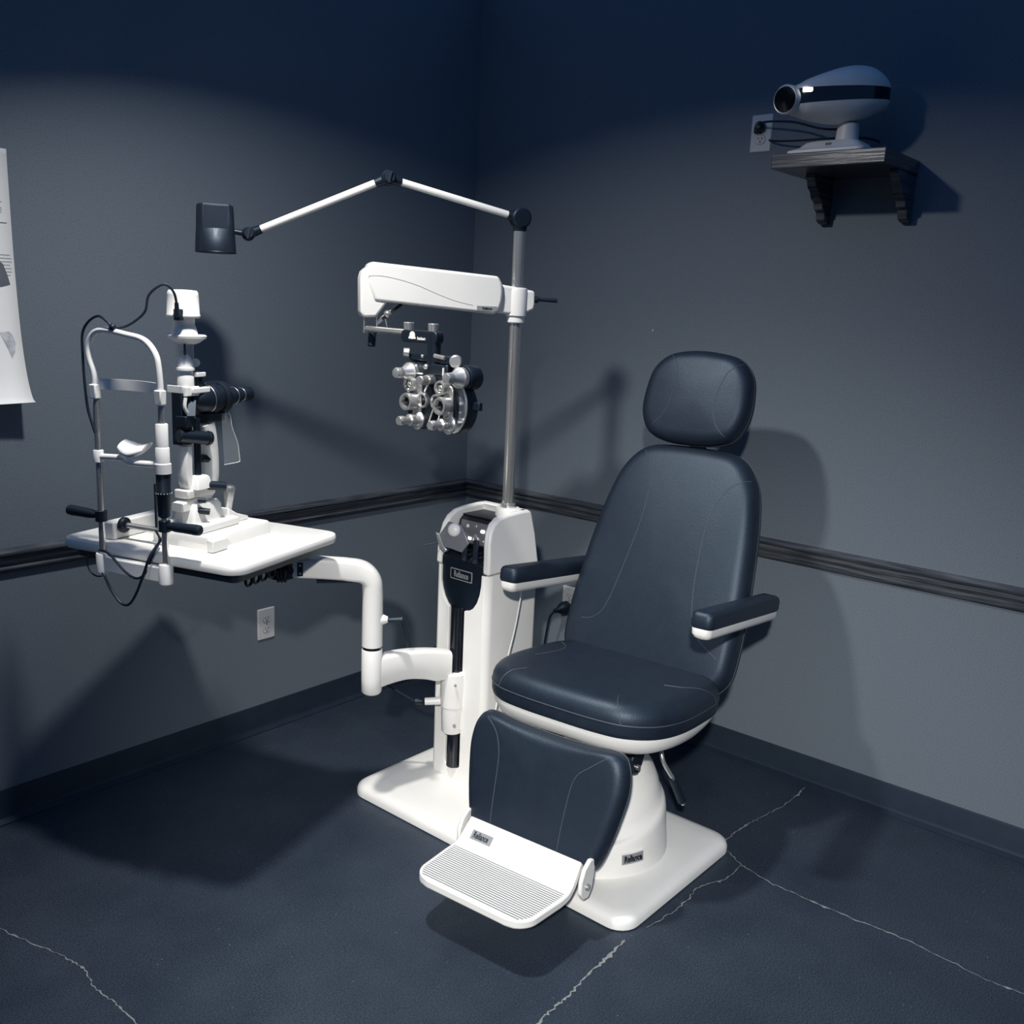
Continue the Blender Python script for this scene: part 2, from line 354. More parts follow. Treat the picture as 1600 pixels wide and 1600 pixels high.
# seat
st = lambda u, v, w: V(v, u, .52+.09*v+w)
sout = smooth_outline([(.0, .250), (.12, .246), (.205, .226), (.268, .165), (.297, .07), (.300, -.06), (.288, -.18), (.24, -.255), (.12, -.27), (0, -.272), (-.12, -.27), (-.24, -.255), (-.288, -.18), (-.300, -.06), (-.297, .07), (-.268, .165), (-.205, .226), (-.12, .246)], 5)
seat = Pad(sout, .10, .05, .004, st, rb=.02)
so = build('seat', seat.mesh(), 'leather', chair, ang=60)
seat.piping(-.004, .0006, so)
seat.seam([(.150, .165), (.166, .20), (.185, .225), (.20, .2335)], so)
seat.seam([(-.150, .165), (-.166, .20), (-.185, .225), (-.20, .2335)], so)
seat.seam([(.19, -.02), (.235, -.05), (.275, -.10), (.295, -.15)], so)
seat.seam([(-.21, .03), (-.19, -.06), (-.20, -.12), (-.24, -.16)], so)
def srng(ins, w, lift=0):
    r = []
    for x, y in sout:
        L = math.hypot(x, y); q = 1-ins/L; r.append(st(x*q, y*q, w+lift*max(0, -y-.05)))
    return r
build('seat_shell', MB().loft([srng(.03, -.040), srng(.006, -.042, .10), srng(.006, -.050, .10), srng(.010, -.066, .10), srng(.022, -.084, .10), srng(.045, -.098, .05), srng(.085, -.106), srng(.16, -.110)]), 'white', chair, ang=60)
# leg rest
lg = lin((.325, .165), (.245, .48))
lout = smooth_outline(sym([(.10, -.008), (.175, -.006), (.205, .012), (.226, .075), (.243, .16), (.250, .225), (.240, .282), (.208, .312), (.12, .306), (.04, .302)]), 6)
leg = Pad(lout, .062, .034, .006, lg)
lgo = build('leg_rest', leg.mesh(), 'leather', chair, ang=60)
leg.seam([(-.195, .300), (-.165, .278), (-.145, .25), (-.131, .201), (-.125, .098), (-.120, .01)], lgo)
leg.seam([(.195, .300), (.150, .262), (.113, .222), (.102, .14), (.097, .01)], lgo)
leg.piping(-.012, .0006, lgo)
build('leg_panel', MB().prism([(-.17, .02), (.17, .02), (.19, .27), (-.19, .27)], lg(0, 0, -.032), lg(1, 0, 0)-lg(0, 0, 0), lg(0, 1, 0)-lg(0, 0, 0), (lg(0, 0, -.012)-lg(0, 0, 0))), 'black', chair, .004)
# footrest: bent plate, ribs, hinges
path = catmull([(.352, .192, 0), (.372, .172, 0), (.392, .152, 0), (.410, .139, 0), (.435, .133, 0), (.50, .134, 0), (.56, .136, 0), (.612, .138, 0)], 6)
cum = [0]
for i in range(1, len(path)): cum.append(cum[-1]+(path[i]-path[i-1]).length)
def pathat(v):
    v = max(0, min(cum[-1]-1e-6, v)); i = max(k for k in range(len(cum)-1) if cum[k] <= v)
    q = (v-cum[i])/(cum[i+1]-cum[i]); p = path[i].lerp(path[i+1], q); d = (path[min(i+2, len(path)-1)]-path[max(i-1, 0)]).normalized()
    return p, V(-d.y, d.x, 0)
def ft(u, v, w):
    p, n = pathat(v); q = p+n*w; return V(q.x, u, q.y)
FL_ = cum[-1]
def hw(v):
    k = v/FL_; base = .180+.008*min(1, k/.35)
    if k > .45: base -= .012*(k-.45)/.55
    e = FL_-v
    if e < .055: base -= .055-math.sqrt(max(0, .055**2-(.055-e)**2))
    return base
foot_mb = MB(); rings = []
for i in range(41):
    v = FL_*i/40; h = hw(v)
    us = [(-h+2*h*j/10) for j in range(11)]
    tk = .011
    rings.append([ft(u, v, tk) for u in us]+[ft(u, v, -tk) for u in reversed(us)])
foot_mb.loft(rings)
fo = build('footrest', foot_mb, 'white', chair, .004, 2, 50)
for i in range(20):
    v = FL_*.37+i*(FL_*.57/19); h = hw(v)-.010
    mb = MB()
    mb.loft([[ft(u, v-.0016, .0105), ft(u, v-.0012, .0119), ft(u, v+.0012, .0119), ft(u, v+.0016, .0105)] for u in (-h, -h/3, h/3, h)])
    build('rib', mb, 'rib', fo)
for s in (-1, 1):
    ht = build('hinge_plate', MB().prism([(p[0], p[1]) for p in [(.325, .205), (.352, .212), (.378, .195), (.392, .165), (.393, .13), (.378, .108), (.352, .104), (.336, .125), (.330, .16)]], (0, s*.198-.006, 0), (1, 0, 0), (0, 0, 1), (0, .012, 0)), 'white', chair, .004)
    build('bolt', MB().cyl((.366, s*.204, .142), (.366, s*.2115, .142), .0095, .008, 16), 'silver', ht)
build('hinge_bar', MB().cyl((.348, -.19, .172), (.348, .19, .172), .012, n=16), 'black', chair)
# logo plate on footrest and pedestal
def onfoot(u, v): return ft(u, v, .0115)
v0 = FL_*.155
U_ = V(0, 1, 0); W_ = (ft(0, v0-.01, 0)-ft(0, v0+.01, 0)).normalized()
lp = build('logo_plate', MB().box(onfoot(-.118, v0), (.068, .026, .0016), (U_, W_, U_.cross(W_))), 'label', chair)
text('lettering', 'Reliance', .024, onfoot(-.120, v0)+U_.cross(W_)*.0010, U_, W_, 'black', lp, .62, .0003, .0006)
# pedestal
def ell(rx, ry, z, cx=0, tilt=0, n=48): return [V(cx+rx*math.cos(2*PI*j/n), ry*math.sin(2*PI*j/n), z+tilt*math.cos(2*PI*j/n)*rx) for j in range(n)]
build('pedestal', MB().loft([ell(.228, .226, .0445), ell(.228, .226, .052), ell(.222, .221, .10), ell(.217, .216, .150, 0, -.12), ell(.213, .212, .166, 0, -.2), ell(.206, .205, .173, 0, -.24), ell(.197, .196, .178, 0, -.28), ell(.192, .188, .205, -.004, -.30), ell(.178, .170, .240, -.01, -.26), ell(.150, .140, .290, -.02, -.15), ell(.118, .108, .34, -.02, -.05), ell(.10, .09, .40, -.02), ell(.10, .09, .425, -.02)]), 'white', chair, ang=60)
a0 = R(62)
pu, pn = V(-math.sin(a0), math.cos(a0), 0), V(math.cos(a0), math.sin(a0), 0)
mb = MB(); 
def curved(mb, z0, z1, a_0, a_1, r0, r1, n=8):
    ins = [[V(r*math.cos(R(a_0+(a_1-a_0)*k/n)), r*math.sin(R(a_0+(a_1-a_0)*k/n)), z) for k in range(n+1)] for r, z in ((r0, z0), (r0-.003, z1))]
    out = [[V(r*math.cos(R(a_0+(a_1-a_0)*k/n)), r*math.sin(R(a_0+(a_1-a_0)*k/n)), z) for k in range(n+1)] for r, z in ((r1, z0), (r1-.003, z1))]
    mb.loft([ins[0], ins[1], out[1], out[0], ins[0]], cap=False, closed=False)
    return mb
pp = build('nameplate_frame', curved(MB(), .080, .116, 52, 72, .218, .2265), 'white', chair)
pq = build('nameplate', curved(MB(), .084, .112, 53, 71, .218, .2275), 'label', chair)
text('lettering', 'Reliance', .028, V(math.cos(a0), math.sin(a0), 0)*.2262+V(0, 0, .098), pu, (0, 0, 1), 'black', pq, .62, .0012, .0006)
# bracket, recline lever
br = build('tilt_bracket', MB().prism([(-.03, .43), (.05, .43), (.085, .37), (.07, .325), (.045, .318), (.02, .35)], (0, .135, 0), (1, 0, 0), (0, 0, 1), (0, .03, 0)), 'black', chair, .004)
build('bolt', MB().cyl((.055, .165, .342), (.055, .172, .342), .008, n=14), 'chrome', br)
lv = build('lever_rod', MB().tube([(-.02, .19, .43), (-.005, .205, .385), (0, .22, .35), (-.03, .245, .29)], .006, 10, 4), 'silver', chair)
lg2 = build('lever_grip', MB().cyl((-.024, .238, .305), (-.052, .262, .225), .0125, .013, 16, .003), 'rubber', chair)
build('grip_screw', MB().ball((-.053, .263, .222), .007, 8), 'chrome', lg2)
# armrests
for s in (-1, 1):
    A0, A1 = V(.055, s*.314, .782), V(-.445, s*.318, .722)
    d = (A1-A0).normalized(); y = V(0, 1, 0); n = y.cross(d).normalized(); n = n if n.z > 0 else -n
    L = (A1-A0).length
    def arm_mesh(wd, z0, z1, l0, l1, rr):
        out = rrect(l1-l0, wd, rr, 6, (l0+l1)/2, 0); lay = []
        for k, ins in ((0, .004), (.18, 0), (.7, 0), (.9, .004), (1, .012)):
            o2 = rrect(l1-l0-2*ins, wd-2*ins, max(.006, rr-ins), 6, (l0+l1)/2, 0); lay.append([A0+d*p[0]+y*p[1]+n*(z0+(z1-z0)*k) for p in o2])
        return MB().loft(lay)
    build('armrest_pad', arm_mesh(.066, .0, .046, 0, L, .020), 'leather', chair, ang=50)
    mb = MB(); lay = []
    for zz, ins in ((0, .002), (-.016, .003), (-.026, .008), (-.031, .018)):
        lay.append([A0+d*p[0]+y*p[1]+n*zz for p in rrect(L-2*ins-.004, .062-2*ins, .016, 6, L/2, 0)])
    build('armrest_base', mb.loft(lay), 'white', chair, ang=50)
    build('armrest_bracket', MB().tube([A0+d*(L-.05)-n*.015, (-.44, s*.27, .70), (-.43, s*.20, .70)], .014, 10, 4), 'black', chair)

# ------------------------------------------------------------------ instrument column with pole
XF, XB, YL, YR = -.92, -.668, -.725, -.955
stand = thing('instrument_stand', 'cream floor column with black pocket and tall chrome pole', 'stand', (-.80, -.84, .045))
YC = (YL+YR)/2
def cshape(xf, xb, yl, yr, r, th, ret, z):
    o = []
    def arc(cx, cy, rr, a, b):
        for k in range(6): q = R(a+(b-a)*k/5); o.append(V(cx+rr*math.cos(q), cy+rr*math.sin(q), z))
    # plan outline of an open channel (opening towards -x)
    o.append(V(xf, yl-ret, z)); arc(xf+r, yl-r, r, 180, 90); arc(xb-r, yl-r, r, 90, 0); arc(xb-r, yr+r, r, 0, -90); arc(xf+r, yr+r, r, -90, -180); o.append(V(xf, yr+ret, z))
    ri = max(.003, r-th)
    o.append(V(xf+th, yr+ret, z)); arc(xf+th+ri, yr+th+ri, ri, -180, -90); arc(xb-th-ri, yr+th+ri, ri, -90, 0); arc(xb-th-ri, yl-th-ri, ri, 0, 90); arc(xf+th+ri, yl-th-ri, ri, 90, 180); o.append(V(xf+th, yl-ret, z))
    return o
build('column', MB().loft([cshape(XF, XB, YL, YR, .024, .012, .026, z) for z in (.045, .764)]), 'white', stand, ang=30)
arcU = [(-.926, .764), (-.925, .73), (-.920, .70), (-.910, .672), (-.895, .650), (-.878, .638), (-.858, .633)]
arcL = [(-.792, .633), (-.780, .643), (-.766, .662), (-.755, .69), (-.749, .72), (-.747, .764)]
fr = [(YR+.018, .045), (YR+.018, .764)]+arcU+[(-.858, .633)]+[(-.858, .10), (-.855, .092), (-.848, .088), (-.804, .088), (-.796, .092), (-.792, .10)]+arcL+[(YL-.018, .764), (YL-.018, .045)]
build('front_panel', MB().prism(fr, (XF-.0008, 0, 0), (0, 1, 0), (0, 0, 1), (.014, 0, 0)), 'white', stand, .0015)
build('slot_liner', MB().box((-.885, -.825, .36), (.012, .12, .58)), 'black', stand)
# cap: two curved cheeks and a back wall
cheek = [(XF, .767), (-.9185, .82), (-.915, .865), (-.906, .900), (-.890, .924), (-.862, .940), (-.82, .9465), (-.76, .9490), (-.722, .9490), (-.706, .945), (-.70, .93), (-.69, .87), (XB-.004, .767)]
for y0, y1, s in ((YR, YR+.028, 1), (YL-.022, YL, -1)):
    mb = MB()
    lay = []
    for y in (y0, (y0+y1)/2, y1): lay.append([V(x, y+s*.016*((z-.767)/.18)**2, z) for x, z in cheek])
    build('cap_cheek', mb.loft([lay[0], lay[2]]), 'white', stand, .008, 3)
build('cap_back', MB().loft([[V(x, y, .767) for x, y in ((XB-.03, YL-.006), (XB-.004, YL-.006), (XB-.004, YR+.006), (XB-.03, YR+.006))], [V(x, y, .93) for x, y in ((-.735, YL-.02), (-.702, YL-.02), (-.702, YR+.02), (-.735, YR+.02))], [V(x, y, .949) for x, y in ((-.745, YL-.02), (-.712, YL-.02), (-.712, YR+.02), (-.745, YR+.02))]]), 'white', stand, .006, 3)
PX, PY = -.745, -.872
build('pole_socket', MB().lathe((PX, PY, .90), (0, 0, 1), [(.040, 0), (.040, .045), (.038, .05), (.026, .051)], 32), 'white', stand)
build('pole_ring', MB().lathe((PX, PY, .95), (0, 0, 1), [(.0255, 0), (.0255, .012), (.022, .015), (.019, .015)], 32), 'chrome', stand)
build('pole', MB().cyl((PX, PY, .93), (PX, PY, 1.825), .0185, n=40), 'chrome', stand)
# pocket block (U shaped, black) and control console
pk = [(-.925, .79)]+arcU+[(-.792, .633)]+arcL+[(-.747, .79)]
pkt = build('pocket', MB().prism(pk, (-.913, 0, 0), (0, 1, 0), (0, 0, 1), (.10, 0, 0)), 'black', stand, .002)
build('pocket_top', MB().prism([(-.913, .789), (-.912, .798), (-.845, .822), (-.80, .822), (-.80, .785)], (0, -.9255, 0), (1, 0, 0), (0, 0, 1), (0, .178, 0)), 'blackg', stand, .002)
lf = build('logo_frame', MB().prism(rrect(.094, .036, .003, 3), (-.9135, -.834, .745), (0, -1, 0), (0, 0, 1), (-.0012, 0, 0)), 'label', stand)
build('logo_field', MB().prism(rrect(.087, .029, .002, 3), (-.9137, -.834, .745), (0, -1, 0), (0, 0, 1), (-.0016, 0, 0)), 'black', lf)
text('lettering', 'Reliance', .028, (-.9155, -.834, .745), (0, -1, 0), (0, 0, 1), 'label', lf, .66, .0003, .0007)
for y in (-.785, -.825, -.875):
    build('well_ring', MB().torus((-.875, y, .8115), (-.34, 0, .94), .0155, .0022, 24, 8), 'black', stand)
cons = build('console', MB().prism([(-.862, .832), (-.848, .905), (-.835, .918), (-.74, .924), (-.73, .79), (-.80, .79)], (0, -.929, 0), (1, 0, 0), (0, 0, 1), (0, .184, 0)), 'blackg', stand, .002)
cn = V(-.982, 0, .188).normalized(); cu_, cw_ = V(0, -1, 0), V(.188, 0, .982).normalized()
pc = V(-.8555, -.848, .874)
pan = build('control_panel', MB().box(pc+cn*.002, (.150, .070, .004), (cu_, cw_, cn)), 'brushed', cons)
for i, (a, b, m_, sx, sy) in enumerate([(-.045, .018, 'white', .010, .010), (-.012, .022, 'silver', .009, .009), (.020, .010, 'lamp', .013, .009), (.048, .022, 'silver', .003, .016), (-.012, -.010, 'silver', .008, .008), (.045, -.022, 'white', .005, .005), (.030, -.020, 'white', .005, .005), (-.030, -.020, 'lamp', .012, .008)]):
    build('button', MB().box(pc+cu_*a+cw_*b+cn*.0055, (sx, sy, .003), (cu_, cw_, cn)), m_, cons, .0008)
build('top_tray', MB().box((-.785, -.84, .922), (.10, .176, .004)), 'black', stand)
# silver six-sided dial hanging on the column's left cheek
dial = thing('transilluminator_rest', 'silver six sided plate with white dome in the column pocket', 'instrument', (-.915, -.78, .80))
n_ = V(-.93, -.30, .22).normalized(); a_ = V(0, 0, 1).cross(n_).normalized(); b_ = n_.cross(a_)
dc = V(-.905, -.800, .868)
build('plate', MB().prism([(-.055, -.004), (-.030, .040), (.018, .034), (.050, -.020), (.030, -.052), (-.034, -.040)], dc, a_, b_, n_*.012), 'brushed', dial, .002)
build('rim', MB().prism([(-.070, .002), (-.055, -.004), (-.034, -.040), (-.020, -.050), (-.030, -.060), (-.050, -.046)], dc-n_*.004, a_, b_, n_*.018), 'silver', dial, .002)
build('dome', MB().ball(dc+n_*.012+a_*-.006+b_*.016, (.022, .022, .014), 12, (a_, b_, n_)), 'lamp' if False else 'white', dial)
build('peg', MB().cyl(dc+a_*-.06+b_*-.030, dc+a_*-.095+b_*-.040+V(-.02, 0, 0), .0022, n=8), 'dgrey', dial)
for i, (y, ln) in enumerate(((-.826, .085), (-.872, .09))):
    h = thing('handheld_instrument', ('dark handled hand instrument leaning in the well beside the silver plate', 'dark handled hand instrument in the well nearest the chair')[i], 'instrument', (-.885, y, .80), group='hand instruments in the column wells')
    p0, p1 = V(-.918, y-.022, .800), V(-.868, y+.020, .850)
    build('handle', MB().cyl(p0, p1, .0105, .0095, 18, .002), 'dgrey', h)
    d = (p1-p0).normalized()
    build('collar', MB().cyl(p1, p1+d*.010, .0115, n=18), 'silver', h)
    build('head', MB().cyl(p1+d*.010, p1+d*.026, .008, .011, 18, .002), 'chrome', h)
# tube and sliding carriage in the slot
build('slide_tube', MB().cyl((-.912, -.825, .09), (-.912, -.825, .64), .0245, n=28), 'blackg', stand)

# ------------------------------------------------------------------ instrument table with double arm
TO = V(-1.642, -.5386, 0); TR = R(17); TT = .905; TS = .957; TZ = .9341
ta, tb_ = V(math.cos(TR), math.sin(TR), 0), V(-math.sin(TR), math.cos(TR), 0)
def TW(x, y, z): return TO+ta*x*TS+tb_*y*TS+V(0, 0, TZ+(z-TT)*TS)
itab = thing('instrument_table', 'cream tabletop on a double jointed swing arm from the column', 'table', (-.95, -.825, .2))
PV = V(-1.222, -.762, 0)
car = build('carriage', MB().lathe((-.925, -.825, .215), (0, 0, 1), [(.032, 0), (.035, .004), (.037, .085), (.0375, .09), (.040, .092), (.042, .16), (.042, .205), (.036, .208)], 32), 'white', itab)
build('carriage_back', MB().box((-.908, -.838, .325), (.03, .058, .20)), 'white', itab, .004)
build('screw', MB().cyl((-.955, -.862, .395), (-.962, -.868, .395), .004, n=10), 'silver', itab); build('screw', MB().cyl((-.952, -.86, .255), (-.959, -.866, .255), .005, n=10), 'silver', itab)
bs = build('lever_boss', MB().cyl((-.945, -.79, .315), (-.980, -.752, .312), .013, .012, 16), 'white', itab)
build('lever_hub', MB().cyl((-.985, -.745, .312), (-1.0, -.728, .311), .0125, .011, 14), 'black', itab)
build('lever', MB().tube([(-1.0, -.728, .311), (-1.03, -.70, .335), (-1.075, -.655, .375)], .0042, 8, 3), 'black', itab)
# lower arm
A, B = V(-.945, -.815, 0), PV
d = (B-A); L = d.length; d.normalize(); n = V(-d.y, d.x, 0)
zt = [(0, .405, .500), (.05, .408, .512), (.10, .425, .522), (.16, .438, .530), (.22, .438, .534), (.27, .430, .534), (L, .415, .530)]
rg = []
for s, z0, z1 in [(p.x, p.y, p.z) for p in catmull([V(*q) for q in zt], 5)]:
    hwid = .026
    rg.append([A+d*s+n*a+V(0, 0, (z0+z1)/2+(z1-z0)/2*b) for a, b in [(p[0], p[1]) for p in [(hwid, .75), (hwid*.8, .93), (hwid*.4, 1), (-hwid*.4, 1), (-hwid*.8, .93), (-hwid, .75), (-hwid, -.8), (-hwid*.7, -1), (hwid*.7, -1), (hwid, -.8)]]])
build('lower_arm', MB().loft(rg), 'white', itab, ang=45)
build('lower_pivot', MB().lathe((PV.x, PV.y, .412), (0, 0, 1), [(.018, 0), (.026, .003), (.031, .010), (.0315, .05), (.0315, .143), (.030, .1455)], 36), 'white', itab)
build('pivot_gap', MB().cyl((PV.x, PV.y, .553), (PV.x, PV.y, .566), .0285, n=32), 'blackg', itab)
# upper arm: rises from the pivot and bends towards the table
E0 = V(-1.430, -.600, 0)
d2 = (E0-PV); L2 = d2.length; d2.normalize(); n2 = V(-d2.y, d2.x, 0)
cen = catmull([V(0, .567, 0), V(0, .66, 0), V(.0005, .735, 0), V(.006, .772, 0), V(.030, .797, 0), V(.075, .806, 0), V(.10, .809, 0), V(.18, .815, 0), V(L2, .818, 0)], 6)
rg = []
for i, c in enumerate(cen):
    tn = (cen[min(i+1, len(cen)-1)]-cen[max(i-1, 0)]).normalized(); nn = V(-tn.y, tn.x, 0)
    k = min(1, max(0, (c.x-.0)/.05)); hh = .0315*(1-k)+.034*k; k2 = i/(len(cen)-1); hh = hh*(1-.10*k2)
    ring = []
    for j in range(20):
        q = 2*PI*j/20; e = 2/(2+4.0*k); ca, sa = math.cos(q), math.sin(q)
        a = .0315*(1-.15*k)*math.copysign(abs(ca)**e, ca); b = hh*math.copysign(abs(sa)**e, sa)
        q2 = V(c.x, c.y, 0)+nn*b; ring.append(PV+d2*q2.x+n2*a+V(0, 0, q2.y))
    rg.append(ring)
build('upper_arm', MB().loft(rg), 'white', itab, ang=50)
build('arm_underside', MB().box(PV+d2*.10+V(0, 0, .772), (.13, .03, .006), (d2, n2, V(0, 0, 1))), 'black', itab)
# clamp lever on the pivot
rp = V(rt.x, rt.y, 0).normalized()
lb0 = PV+V(.012, -.030, .655)
build('clamp_boss', MB().lathe(PV+V(.018, -.020, .650), V(.6, -.8, .02), [(.018, 0), (.013, .012), (.009, .020)], 18), 'white', itab)
c0 = PV+V(.030, -.037, .650)
build('clamp_hub', MB().cyl(c0, c0+V(.030, -.030, .002), .0065, .010, 14), 'dgrey', itab)
build('clamp_lever', MB().tube([c0+V(.030, -.030, .002), c0+V(.040, -.036, -.03), c0+V(.050, -.043, -.085)], [.008, .008], 10, 4), 'dgrey', itab)
# switch and jack on the arm end
sn = V(d2.y, -d2.x, 0); sn = sn if sn.y < 0 else -sn
sp = PV+d2*.212+V(0, 0, .815)+sn*.0265
sw = build('switch_plate', MB().box(sp, (.016, .040, .003), (d2, V(0, 0, 1), sn)), 'black', itab)
for z_ in (-.012, .012): build('rocker_mark', MB().box(sp+V(0, 0, z_)+sn*.002, (.006, .006, .002), (d2, V(0, 0, 1), sn)), 'silver', sw)
jk = PV+d2*.240+V(0, 0, .812)+sn*.026
build('jack', MB().cyl(jk, jk+sn*.010, .010, n=16), 'rubber', itab)
build('jack_tip', MB().cyl(jk+d2*.013, jk+d2*.013+sn*.006, .0055, n=12), 'silver', itab)
build('swivel_block', MB().lathe((E0.x, E0.y, .785), (0, 0, 1), [(.036, 0), (.040, .004), (.040, .06)], 28), 'dgrey', itab)
# table top and black tray underneath
def tring(ins, z, hw_=.243, hh_=.312, r=.055): return [TW(x, y, z) for x, y in rrect(2*(hw_-ins), 2*(hh_-ins), max(.01, r-ins), 7)]
build('tabletop', MB().loft([tring(.010, TT-.028), tring(.003, TT-.025), tring(0, TT-.018), tring(0, TT-.008), tring(.003, TT-.002), tring(.010, TT)]), 'white', itab, ang=45)
build('tray', MB().loft([tring(.05, TT-.058), tring(.035, TT-.054), tring(.028, TT-.029)]), 'black', itab, ang=45)
# coiled cable under the table
mb = MB(); pts = []
ce = PV+d2*.246+V(0, 0, .822)
for k in range(46):
    q = k/45*2*PI*3; pts.append(ce+d2*(.030*k/45)+n2*.043*math.cos(q)+V(0, 0, .044*math.sin(q)-.004))
cab = tag(build('coiled_cable', mb.tube(pts, .0045, 8), 'rubber'), 'black coiled cable wound around the table arm end', 'cable')
mb = MB(); pts = []
for k in range(70):
    q = k/69*2*PI*4; pts.append(TW(.02-.13*k/69+.0, -.235, .832)+V(0, 0, .018*math.sin(q))+ta*.02*math.cos(q))
tag(build('hanging_cable', mb.tube(pts, .004, 8), 'rubber'), 'black cable looped beneath the tabletop edge', 'cable')

# ------------------------------------------------------------------ chin rest
chin = thing('chin_rest', 'white and chrome head and chin rest frame clamped to table edge', 'chin rest', (TO.x, TO.y, TZ+(.83-TT)*TS), TR, sub=(0, 0, .83)); chin.scale = (TS, TS, TS)
cx, yl, yr = -.252, .130, -.088
build('clamp_bar', MB().box((cx, (yl+yr)/2, .858), (.022, yl-yr, .042)), 'white', chin, .004)
build('clamp_arm', MB().box((cx+.04, .02, .862), (.09, .10, .02)), 'dgrey', chin, .003)
for y in (yl, yr):
    build('socket', MB().lathe((cx, y, .832), (0, 0, 1), [(.016, 0), (.0185, .003), (.0185, .052), (.017, .055)], 24), 'white', chin)
    build('post', MB().cyl((cx, y, .85), (cx, y, 1.33), .0085, n=24), 'chrome', chin)
    s = 1 if y > 0 else -1
    build('grip_clamp', MB().cyl((cx, y, .975), (cx, y, 1.003), .0155, n=20), 'black', chin)
    build('hand_grip', MB().lathe((cx, y+s*.008, .990), V(0, s*1, .02), [(.006, 0), (.0105, .012), (.013, .03), (.0135, .07), (.0145, .095), (.0135, .106), (.009, .110)], 20), 'rubber', chin)
    build('hoop_foot', MB().box((cx-.002, y, 1.322), (.022, .022, .038)), 'white', chin, .003)
hoop = [(cx, yl, 1.33), (cx, yl+.004, 1.37), (cx-.002, yl+.016, 1.41), (cx-.002, yl+.016, 1.443), (cx, yl-.004, 1.472), (cx, yl-.04, 1.481), (cx, yl-.11, 1.473), (cx, yr+.048, 1.462), (cx, yr+.014, 1.430), (cx, yr+.004, 1.39), (cx, yr, 1.33)]
build('hoop', MB().tube(hoop, .0085, 10, 6), 'white', chin, ang=60)
bd = catmull([(cx, yl, 0), (cx+.022, yl-.05, 0), (cx+.032, (yl+yr)/2, 0), (cx+.022, yr+.05, 0), (cx, yr, 0)], 8)
mb = MB(); mb.loft([[p+V(-.002, 0, 1.328), p+V(.002, 0, 1.328), p+V(.002, 0, 1.356), p+V(-.002, 0, 1.356)] for p in bd])
build('forehead_band', mb, 'white', chin)
build('band_wing', MB().box((cx+.030, yr-.020, 1.343), (.004, .05, .018)), 'white', chin, .001)
build('chin_bar', MB().tube([(cx, yl, 1.150), (cx+.004, .05, 1.153), (cx-.012, .0, 1.148), (cx, yr, 1.150)], .0085, 10, 6), 'white', chin)
build('chin_sleeve', MB().lathe((cx, yl, 1.136), (0, 0, 1), [(.0135, 0), (.0135, .030), (.012, .032)], 20), 'white', chin)
# chin cup
rg = []
for i in range(9):
    k = i/8; y = .052-.085*k; c = -.018+.02*math.cos(PI*(k-.5)*1.0)
    ring = []
    for j in range(16):
        q = 2*PI*j/16; rx = .032*math.sin(PI*(.14+.72*k))**.6; rz = .008+.005*math.sin(PI*k)
        ring.append(V(cx+.006+rx*math.cos(q), y, 1.176+.014*abs(2*k-1)**1.6+(.008*math.cos(q))+rz*math.sin(q)))
    rg.append(ring)
build('chin_cup', MB().loft(rg), 'white', chin, ang=60)
build('sleeve_upper', MB().lathe((cx, yr, 1.19), (0, 0, 1), [(.0155, 0), (.0155, .064), (.014, .066)], 24), 'white', chin)
build('sleeve_lower', MB().lathe((cx, yr, 1.128), (0, 0, 1), [(.021, 0), (.021, .025), (.018, .027), (.0175, .066), (.016, .068)], 24), 'white', chin)
adj = build('height_knob', MB().lathe((cx, yr, 1.012), (0, 0, 1), [(.011, 0), (.0155, .004), (.018, .058), (.0195, .062), (.0195, .068), (.018, .070), (.0185, .112), (.017, .117)], 24), 'rubber', chin)
for k in range(16): a = 2*PI*k/16; build('index_dot', MB().box((cx+.0196*math.cos(a), yr+.0196*math.sin(a), 1.077), (.0022, .0022, .0022)), 'white', adj)

# ------------------------------------------------------------------ slit lamp
SL = TT
slit = thing('slit_lamp', 'cream and black slit lamp microscope standing on the tabletop', 'microscope', (TO.x, TO.y, TZ), TR, sub=(0, 0, SL)); slit.scale = (TS, TS, TS)
Y0 = -.03
# base with rails and cross slide
build('base_block', MB().loft([[V(x, y, z) for x, y in rrect(w_, h_, .012, 4, -.010, -.04)] for w_, h_, z in ((.27, .200, SL), (.27, .200, SL+.030), (.262, .192, SL+.036))]), 'white', slit, ang=40)
build('rail_cover', MB().box((-.130, -.155, SL+.018), (.06, .022, .032)), 'plast', slit, .003)
build('back_rail', MB().box((-.05, .17, SL+.026), (.28, .035, .05)), 'white', slit, .005)
build('axle', MB().cyl((-.16, .13, SL+.040), (-.16, -.01, SL+.040), .0085, n=18), 'chrome', slit)
for y_ in (.135,): build('rail_wheel', MB().lathe((-.16, y_, SL+.040), (0, 1, 0), [(.018, 0), (.022, .004), (.022, .012), (.016, .016)], 24), 'black', slit)
build('slide_plate', MB().box((-.045, -.03, SL+.048), (.17, .13, .024)), 'white', slit, .006)
ped = build('riser', MB().loft([[V(x, y, z) for x, y in rrect(w_, h_, .010, 4, cx_, Y0)] for w_, h_, z, cx_ in ((.12, .075, SL+.058, -.06), (.115, .07, SL+.10, -.055), (.10, .06, SL+.112, -.055))]), 'white', slit, ang=40)
build('foot_slope', MB().prism([(.015, SL+.036), (.100, SL+.036), (.105, SL+.046), (.055, SL+.062), (.015, SL+.085)], (0, -.075, 0), (1, 0, 0), (0, 0, 1), (0, .09, 0)), 'white', slit, .004)
build('joystick_boot', MB().lathe((.062, -.035, SL+.045), (0, 0, 1), [(.028, 0), (.024, .008), (.014, .014), (.008, .018)], 24), 'silver', slit)
build('joystick', MB().lathe((.062, -.035, SL+.056), V(.09, 0, 1), [(.0085, 0), (.0105, .02), (.015, .045), (.0175, .062), (.018, .074), (.015, .080), (.008, .083)], 24), 'silver', slit)
